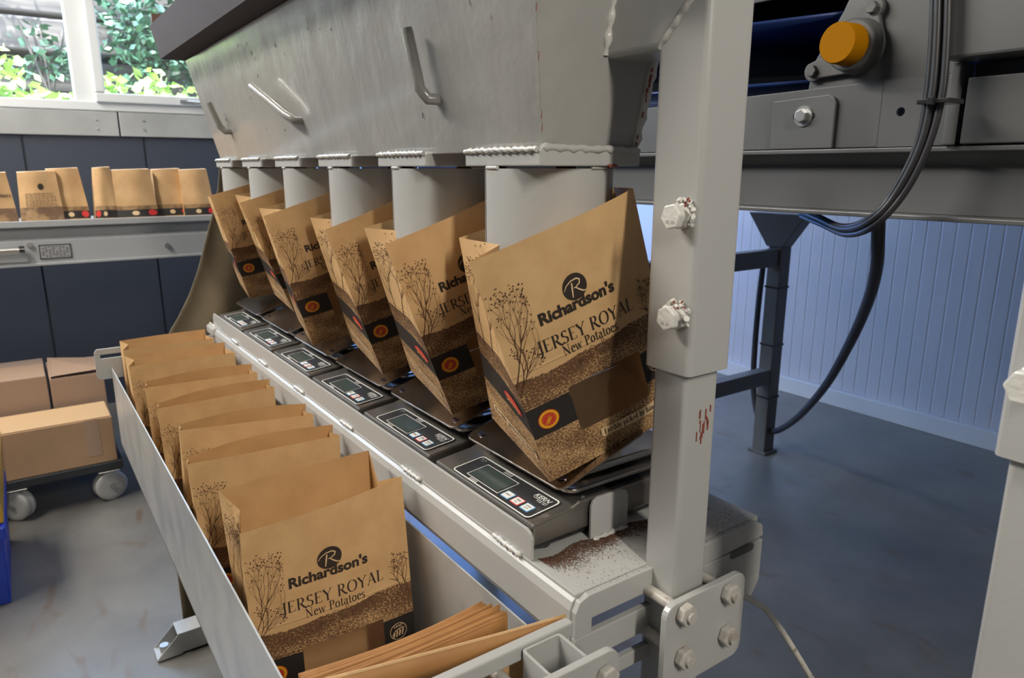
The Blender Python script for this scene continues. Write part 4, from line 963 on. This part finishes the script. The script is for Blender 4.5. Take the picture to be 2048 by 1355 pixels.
FB = [(-30, 42, 345, 'filled kraft bag at the left picture edge on the far table'), (40, 133, 342, 'filled kraft bag with emblem and small lettering, second from left on the far table'),
      (112, 186, 336, 'slim filled kraft bag leaning left of the gap on the far table'), (190, 240, 334, 'narrow filled kraft bag right of the gap on the far table'), (234, 322, 338, 'broad filled kraft bag with a dented round fold on the far table'),
      (318, 384, 337, 'filled kraft bag behind the broad one, white glint at its top'), (370, 436, 338, 'last filled kraft bag on the far table, half behind the canvas')]
for i, (u0, u1, vt, lb) in enumerate(FB):
    x = -3.37-.03*(i in (5, 2)); a = ax(u0, 445, x); b2 = ax(u1, 440, x); ztop = ax((u0+u1)/2, vt, x).z
    y0_, y1_ = a.y, b2.y; zb = 1.0125; q = random.Random(70+i); wd = y1_-y0_; sk = (-.03, .01, -.035, .02, -.01, -.02, -.02)[i]
    c = dict(fl=Vector((x, y0_+.004, zb)), fr=Vector((x, y1_-.004, zb)), bl=Vector((x-.10, y0_+.006, zb)), br=Vector((x-.10, y1_-.006, zb)),
             FL=Vector((x-.03, y0_+.010+sk*.5, ztop-.006)), FR=Vector((x-.03, y1_-.016+sk*.3, ztop)), BL=Vector((x-.075, y0_+.010+sk*.5, ztop-.002)), BR=Vector((x-.075, y1_-.016+sk*.3, ztop+.003)))
    bg = Bag(c, (c['FL']+c['BL'])*.5+Vector((0, .006, 0)), (c['FR']+c['BR'])*.5+Vector((0, -.006, 0)), bulge=.014, seed=70+i, back_bulge=.01, wr=.004)
    rt_ = thing('filled_paper_bag', lb, 'paper bag', (x-.05, (y0_+y1_)/2, zb), 'filled bags on the far table')
    def surf(bg=bg):
        mb = MB(); ty = [j/10 for j in range(11)]; sx = [j/8 for j in range(9)]
        for k, fn in enumerate((lambda s_, t_: bg.front(s_, t_), lambda s_, t_: bg.side(1, 1-s_, t_), lambda s_, t_: bg.back(1-s_, t_), lambda s_, t_: bg.side(0, s_, t_))):
            mb.grid(fn, 8, 10)
        mb.add([bg.front(0, 1), bg.front(1, 1), bg.back(1, 1), bg.back(0, 1)], [(0, 1, 2, 3)])
        return mb
    surf().build('paper_body', KPLAIN, rt_)
    FF = lambda s_, t_, o: bg.front(s_, t_, o)
    if i >= 2:
        MB().grid(lambda s_, t_: bg.front(s_, .045+.145*t_, .0015), 8, 2).build('dark_band', BAND, rt_)
        m_ = MB(); d_ = disc(.45, .12, .09, 14, .045); m_.add([FF(x_, y_, .003) for x_, y_ in d_[0]], d_[1]); m_.build('pale_oval_print', CREAM, rt_)
        m_ = MB(); d_ = disc(.86 if i != 3 else .14, .125, .11, 14, .06); m_.add([FF(x_, y_, .003) for x_, y_ in d_[0]], d_[1]); m_.build('red_badge', JRED, rt_)
        MB().grid(lambda s_, t_: bg.front(s_, .19+.08*t_, .0012), 8, 2).build('field_print', mat('field_print', (.22, .12, .055), .7, noise=(40, (.36, .22, .1), .4, .6)), rt_)
    else:
        m_ = MB(); d_ = disc(.55, .70, .075, 18, .06); m_.add([FF(x_, y_, .002) for x_, y_ in d_[0]], d_[1]); m_.build('printed_emblem', INK, rt_)
        m_ = MB()
        if i == 0:
            a_ = sans("Richardson's", .25, .95, .52, .07, bold=.02); m_.add([FF(x_, y_, .002) for x_, y_ in a_[0]], a_[1]); m_.build('printed_name', INK, rt_)
        else:
            for k in range(8):
                y_ = .56-k*.035; x_ = .15
                while x_ < .85:
                    l_ = q.uniform(.03, .09); m_.add([FF(x_, y_, .002), FF(x_+l_, y_, .002), FF(x_+l_, y_+.012, .002), FF(x_, y_+.012, .002)], [(0, 1, 2, 3)]); x_ += l_+.02
            m_.build('small_print', BRINK, rt_)
        MB().grid(lambda s_, t_: bg.front(s_, .0+.30*t_, .0012), 8, 3).build('field_print', mat('field_print', (.16, .09, .05), .7, noise=(30, (.34, .21, .1), .4, .6)), rt_)

# =============================================================== dolly, cartons, crates on the left
dl = thing('wheeled_dolly', 'low black dolly on white wheels under the cardboard boxes', 'dolly', (-3.1, -.1, 0))
MB().box((-3.45, -.75, .122), (-2.88, .225, .158)).build('deck', DOLLY, dl, .006)
for (x, y) in ((-2.925, -.115), (-2.925, .175), (-3.38, -.6), (-3.38, .16), (-2.925, -.68)):
    MB().box((x-.04, y-.035, .119), (x+.05, y+.035, .122)).build('caster_plate', ZINC, dl, .001)
    MB().prism([(x-.020, y-.03, .120), (x-.020, y+.03, .120), (x-.018, y+.014, .05), (x-.018, y-.014, .05)], (-.003, 0, 0)).build('caster_fork', ZINC, dl, .001)
    wd_ = Vector((math.cos(R(-42 if y < 0 else 14)), math.sin(R(-42 if y < 0 else 14)), 0)); wc_ = Vector((x+.012, y, .056))
    MB().tube([wc_+wd_*q for q in (-.0225, -.022, -.018, -.006, 0, .006, .018, .022, .0225)], [.038, .050, .056, .056, .051, .056, .056, .050, .038], 32).build('wheel', WHEEL, dl)
    MB().tube([wc_-wd_*.03, wc_+wd_*.03], .010, 10).build('axle', ZINC, dl)
b1 = thing('cardboard_box', 'long closed tan cardboard box with tape, nearest on the dolly', 'box', (-3.0, -.3, .175))
z0_ = ax(0, 941, -2.88).z; z0_ = .176; zt_ = ax(0, 868, -2.88).z
zL, zR = ax(0, 868, -2.88).z, ax(224, 835, -2.88).z; yR = ax(224, 835, -2.88).y
MB().box((-3.10, -.62, .158), (-2.882, yR, (zL+zR)/2)).build('carton', CARD, b1, .003)
ty = (ax(170, 870, -2.88).y, ax(200, 870, -2.88).y)
MB().box((-2.8815, ty[0], .19), (-2.881, ty[1], (zL+zR)/2)).build('tape_strip', TAPE, b1)
MB().box((-3.09, -.61, (zL+zR)/2), (-2.885, yR-.004, (zL+zR)/2+.004)).build('top_flap', CARDL, b1, .001)
b2_ = thing('cardboard_box', 'open brown cardboard box behind, left, below the far table', 'box', (-3.25, -.2, .176))
yj = ax(96, 760, -3.12).y; zt2 = ax(60, 733, -3.35).z
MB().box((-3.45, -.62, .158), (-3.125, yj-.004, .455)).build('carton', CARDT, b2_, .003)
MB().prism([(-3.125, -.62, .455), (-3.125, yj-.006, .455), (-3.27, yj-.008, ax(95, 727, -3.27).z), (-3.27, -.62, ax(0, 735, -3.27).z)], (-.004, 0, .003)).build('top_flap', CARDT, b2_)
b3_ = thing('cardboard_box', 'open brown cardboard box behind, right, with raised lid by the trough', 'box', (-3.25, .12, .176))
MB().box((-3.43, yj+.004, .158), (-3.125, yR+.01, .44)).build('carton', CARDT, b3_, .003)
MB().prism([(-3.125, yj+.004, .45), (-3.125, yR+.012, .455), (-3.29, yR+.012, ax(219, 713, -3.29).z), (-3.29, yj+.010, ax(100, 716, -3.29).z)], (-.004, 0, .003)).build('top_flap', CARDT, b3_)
cr_ = thing('stacking_crate', 'blue plastic crate on the floor at the left picture edge', 'crate', (-2.4, -.3, 0))
ye = ax(14, 1100, -2.30).y
MB().hexa([(-2.75, -.65, 0), (-2.315, -.65, 0), (-2.315, ye-.012, 0), (-2.75, ye-.012, 0), (-2.76, -.66, .215), (-2.305, -.66, .215), (-2.305, ye-.002, .215), (-2.76, ye-.002, .215)]).build('crate_body', BLUEC, cr_, .006)
MB().box((-2.77, -.67, .205), (-2.295, ye+.006, .245)).build('crate_rim', BLUEC, cr_, .005)
for k in range(5): MB().box((-2.30, -.6+k*.1, .02), (-2.297, -.59+k*.1, .2)).build('crate_rib', BLUEC, cr_)
yc = thing('stacking_crate', 'yellow plastic crate stacked on the blue crate', 'crate', (-2.45, -.3, .246))
MB().box((-2.74, -.64, .246), (-2.318, ye+.004, .39)).build('crate_body', YELC, yc, .006)
MB().box((-2.75, -.65, .375), (-2.308, ye+.014, .39)).build('crate_rim', YELC, yc, .006)

# =============================================================== conveyor on the right
cv = thing('belt_conveyor', 'large grey conveyor frame with blue belt behind the posts on the right', 'conveyor', (-.9, 1.6, 0))
Y = 1.1; XA, XB = -1.75, .9
def pl_(pts, y0, th, nm, m=PAINTD, bev=.0015): return MB().prism([(x, y0, z) for x, z in pts], (0, th, 0)).build(nm, m, cv, bev)
# lower channel beam
pl_([(XA, 1.238), (XB, 1.238), (XB, 1.152), (XA, 1.152)], Y+.04, .005, 'channel_web')
pl_([(XA, 1.250), (XB, 1.250), (XB, 1.243), (XA, 1.243)], Y, .05, 'channel_top_flange'); pl_([(XA, 1.152), (XB, 1.152), (XB, 1.145), (XA, 1.145)], Y, .05, 'channel_bottom_flange')
MB().prism([(XA, Y+.002, 1.243), (XA, Y+.012, 1.240), (XA, Y+.040, 1.224), (XA, Y+.040, 1.243)], (XB-XA, 0, 0)).build('channel_fillet', PAINTD, cv)
# side plate of the belt frame, round hole, slotted adjuster plate
hx, hz, hr = -.579, 1.302, .0065
ho = circ(hx, hz, hr, 24)
sq = []
for k in range(24):
    a = 2*math.pi*k/24; d = .03/max(abs(math.cos(a)), abs(math.sin(a))); sq.append((hx+d*math.cos(a), hz+d*math.sin(a)))
MB().frame([(x, Y+.012, z) for x, z in sq], [(x, Y+.012, z) for x, z in ho], (0, .005, 0)).build('punched_hole_plate', PAINTD, cv)
pl_([(XA, 1.2515), (hx-.03, 1.2515), (hx-.03, 1.349), (-.84, 1.345), (XA, 1.33)], Y+.012, .005, 'side_plate')
pl_([(hx+.03, 1.2515), (-.505, 1.2515), (-.505, 1.349), (hx+.03, 1.349)], Y+.012, .005, 'side_plate')
pl_([(hx-.03, 1.3318), (hx+.03, 1.3318), (hx+.03, 1.349), (hx-.03, 1.349)], Y+.012, .005, 'side_plate', bev=0); pl_([(hx-.03, 1.2515), (hx+.03, 1.2515), (hx+.03, 1.272), (hx-.03, 1.272)], Y+.012, .005, 'side_plate', bev=0)
tp_ = [(-.795, 1.2515), (-.680, 1.2515), (-.680, 1.322), (-.684, 1.330), (-.692, 1.335), (-.795, 1.331)]
pl_(tp_, Y+.004, .006, 'adjuster_plate')
bc = ay(1605, 232, Y)
MB().prism([(x, Y+.0032, z) for x, z in rrect(bc.x, bc.z, .020, .006, .006)], (0, .001, 0)).build('adjuster_slot', BLACK, cv)
MB().tube([(bc.x, Y+.003, bc.z), (bc.x, Y+.001, bc.z)], .0165, 24).build('washer', ZINC, cv); MB().prism([(bc.x+.0115*math.cos(R(60*k+20)), Y+.001, bc.z+.0115*math.sin(R(60*k+20))) for k in range(6)], (0, -.009, 0)).build('bolt_head', ZINC, cv, .0015)
# bearing plate (upper, set back) and flange bearing with yellow cap
pl_([(-.740, 1.344), (-.540, 1.349), (-.545, 1.56), (-.645, 1.56), (-.690, 1.46), (-.735, 1.385)], Y+.017, .005, 'bearing_plate')
pl_([(-.537, 1.349), (-.505, 1.349), (-.505, 1.60), (-.537, 1.60)], Y+.014, .005, 'upright_strip')
fc = ay(1712, 92, Y-.002); fa = ay(1742, 14, Y); fb_ = ay(1622, 142, Y); d = (fa-fb_).normalized(); pr_ = Vector((-d.z, 0, d.x))
body = []
for k in range(13): a = R(-90+180*k/12); body.append(fa+(d*math.cos(a)-pr_*math.sin(a)*-1)*.016)
for k in range(9): a = R(40+100*k/8); body.append(fc+(d*math.cos(a)+pr_*math.sin(a))*.038)
for k in range(13): a = R(90+180*k/12); body.append(fb_+(d*math.cos(a)+pr_*math.sin(a))*.016)
for k in range(9): a = R(220+100*k/8); body.append(fc+(d*math.cos(a)+pr_*math.sin(a))*.038)
br = MB().prism([(p.x, Y+.005, p.z) for p in body], (0, .011, 0)).build('bearing_flange', mat('cast_grey', (.085, .085, .084), .5, bump=[(80, .3, .002)]), cv, .002)
CAST = bpy.data.materials['cast_grey']
MB().tube([(fc.x, Y+.006, fc.z), (fc.x, Y-.018, fc.z), (fc.x, Y-.020, fc.z)], [.041, .038, .035], 36).build('bearing_housing', CAST, br)
MB().tube([(fc.x, Y-.018, fc.z), (fc.x, Y-.052, fc.z), (fc.x, Y-.054, fc.z)], [.0305, .0295, .028], 36).build('bearing_cap', YEL, br)
for p in (fa, fb_): MB().prism([(p.x+.0095*math.cos(R(60*k)), Y+.005, p.z+.0095*math.sin(R(60*k))) for k in range(6)], (0, -.008, 0)).build('bearing_bolt', CAST, br, .001)
# belt, rollers, dark interior
MB().tube([(fc.x-.02, Y+.03, fc.z), (fc.x-.02, 2.0, fc.z)], .030, 24).build('tail_roller', BELT, cv)
MB().grid(lambda a, t: Vector((lerp(-.70, -2.6, a), lerp(Y+.03, 2.0, t), 1.46+.10*a)), 4, 4).build('belt_top_run', BELT, cv, solid=.006)
MB().grid(lambda a, t: Vector((lerp(-.70, -2.6, a), lerp(Y+.03, 2.0, t), 1.36+.05*a)), 4, 4).build('belt_return_run', BELT, cv, solid=.006)
MB().box((-2.4, 2.02, 1.15), (.8, 2.03, 2.0)).build('rear_side_plate', PAINTD, cv)
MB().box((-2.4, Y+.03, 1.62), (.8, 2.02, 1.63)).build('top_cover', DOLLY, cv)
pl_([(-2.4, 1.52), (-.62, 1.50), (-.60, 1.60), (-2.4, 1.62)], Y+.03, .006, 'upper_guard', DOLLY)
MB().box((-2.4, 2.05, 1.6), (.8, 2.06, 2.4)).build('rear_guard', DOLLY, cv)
# right-hand members
MB().box((-.505, Y-.01, 1.2515), (-.492, Y+.03, 1.36)).build('upright_member', PAINTD, cv, .002)
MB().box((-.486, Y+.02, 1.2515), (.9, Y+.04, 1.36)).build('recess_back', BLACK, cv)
MB().box((-.484, Y-.004, 1.2525), (.9, Y+.018, 1.340)).build('lower_cover_panel', PAINTD, cv, .002)
MB().box((-.507, Y-.040, 1.362), (.9, Y+.02, 1.62)).build('control_box', PAINTD, cv, .004)
# leg with braces
lx_, ly_ = -1.815, 2.565
MB().frame([(x, y, .0) for x, y in rrect(lx_+.032, ly_+.034, .032, .034, .005, 3)], [(x, y, .0) for x, y in rrect(lx_+.032, ly_+.034, .028, .030, .003, 3)], (0, 0, .904)).build('leg', PAINTD, cv)
MB().box((lx_-.012, ly_-.01, 0), (lx_+.076, ly_+.08, .012)).build('leg_foot', PAINTD, cv, .002)
gz = .925; g0 = ay(1500, 432, ly_-.1).z
MB().prism([(lx_-.11, ly_, 1.04), (lx_-.01, ly_, gz-.02), (lx_+.065, ly_, gz-.02), (lx_+.16, ly_, 1.04)], (0, .068, 0)).build('leg_gusset', PAINTD, cv, .003)
z_a = ay(1500, 515, 2.5).z; z_b = ax(1540, 745, lx_).z
for zz in (az(1540, 512, .0), ): pass
zb1 = ax(1545, 512, lx_).z; zb2 = ax(1525, 745, lx_).z
MB().box((lx_+.004, 1.2, zb1-.035), (lx_+.054, ly_, zb1+.035)).build('leg_brace', PAINTD, cv, .003); MB().box((lx_+.010, 1.2, zb2-.032), (lx_+.060, ly_, zb2+.032)).build('leg_brace', PAINTD, cv, .003)
MB().box((lx_, 1.12, 0), (lx_+.06, 1.18, 1.14)).build('leg', PAINTD, cv, .003)
for zz in (ax(1545, 570, lx_).z, ax(1540, 682, lx_).z, ax(1535, 783, lx_).z): MB().box((lx_-.002, ly_-.002, zz-.004), (lx_+.066, ly_+.071, zz+.004)).build('cable_tie', BLACK, cv)

# cables
def spl(pts, n=8):
    P = [Vector(p) for p in pts]; out = []
    for i in range(len(P)-1):
        p0, p1_, p2_, p3 = P[max(i-1, 0)], P[i], P[i+1], P[min(i+2, len(P)-1)]
        for k in range(n):
            t = k/n; out.append(.5*((2*p1_)+(-p0+p2_)*t+(2*p0-5*p1_+4*p2_-p3)*t*t+(-p0+3*p1_-3*p2_+p3)*t**3))
    return out+[P[-1]]
cb = thing('cable_bundle', 'bundle of black cables tied together, hanging in a loop down the conveyor', 'cable', (-.51, 1.05, 1.15))
PXC = [(1885, -60), (1884, 0), (1881, 90), (1872, 190), (1848, 290), (1800, 385), (1745, 445), (1690, 462), (1640, 442), (1600, 425)]
for k, (du, dy) in enumerate(((-17, 0), (-8, -.008), (2, .002), (12, -.006), (-5, .012))):
    pts = [ay(u+du*(1.0 if i < 4 else .8 if i < 6 else .25), v+(0 if i < 6 else du*.55), 1.045+dy+(0 if i < 7 else (i-6)*.06)) for i, (u, v) in enumerate(PXC)]
    MB().tube(spl(pts), .0048, 10).build('cable', RUBBER, cb)
tz = ay(1873, 203, 1.035); MB().box((tz.x-.020, 1.022, tz.z-.003), (tz.x+.022, 1.064, tz.z+.003)).build('cable_tie', BLACK, cb, .001)
MB().box((tz.x-.004, 1.016, tz.z-.005), (tz.x+.004, 1.024, tz.z+.005)).build('tie_lock', BLACK, cb, .001)
hs = [(-.68, 1.30, 1.17)]
pts = [ay(1756, 400, 1.30), ay(1756, 480, 1.34), ay(1752, 540, 1.42), ay(1735, 605, 1.55), ay(1700, 685, 1.75), ay(1655, 765, 2.0), ay(1610, 820, 2.25), ay(1575, 850, 2.45), ay(1545, 862, 2.6), ay(1520, 845, 2.66), ay(1507, 780, 2.68), ay(1510, 690, 2.68), ay(1518, 600, 2.68), ay(1530, 500, 2.66)]
tag(MB().tube(spl(pts), .0125, 14).build('black_hose', RUBBER), 'thick black hose looping from the conveyor down to its leg foot', 'hose')
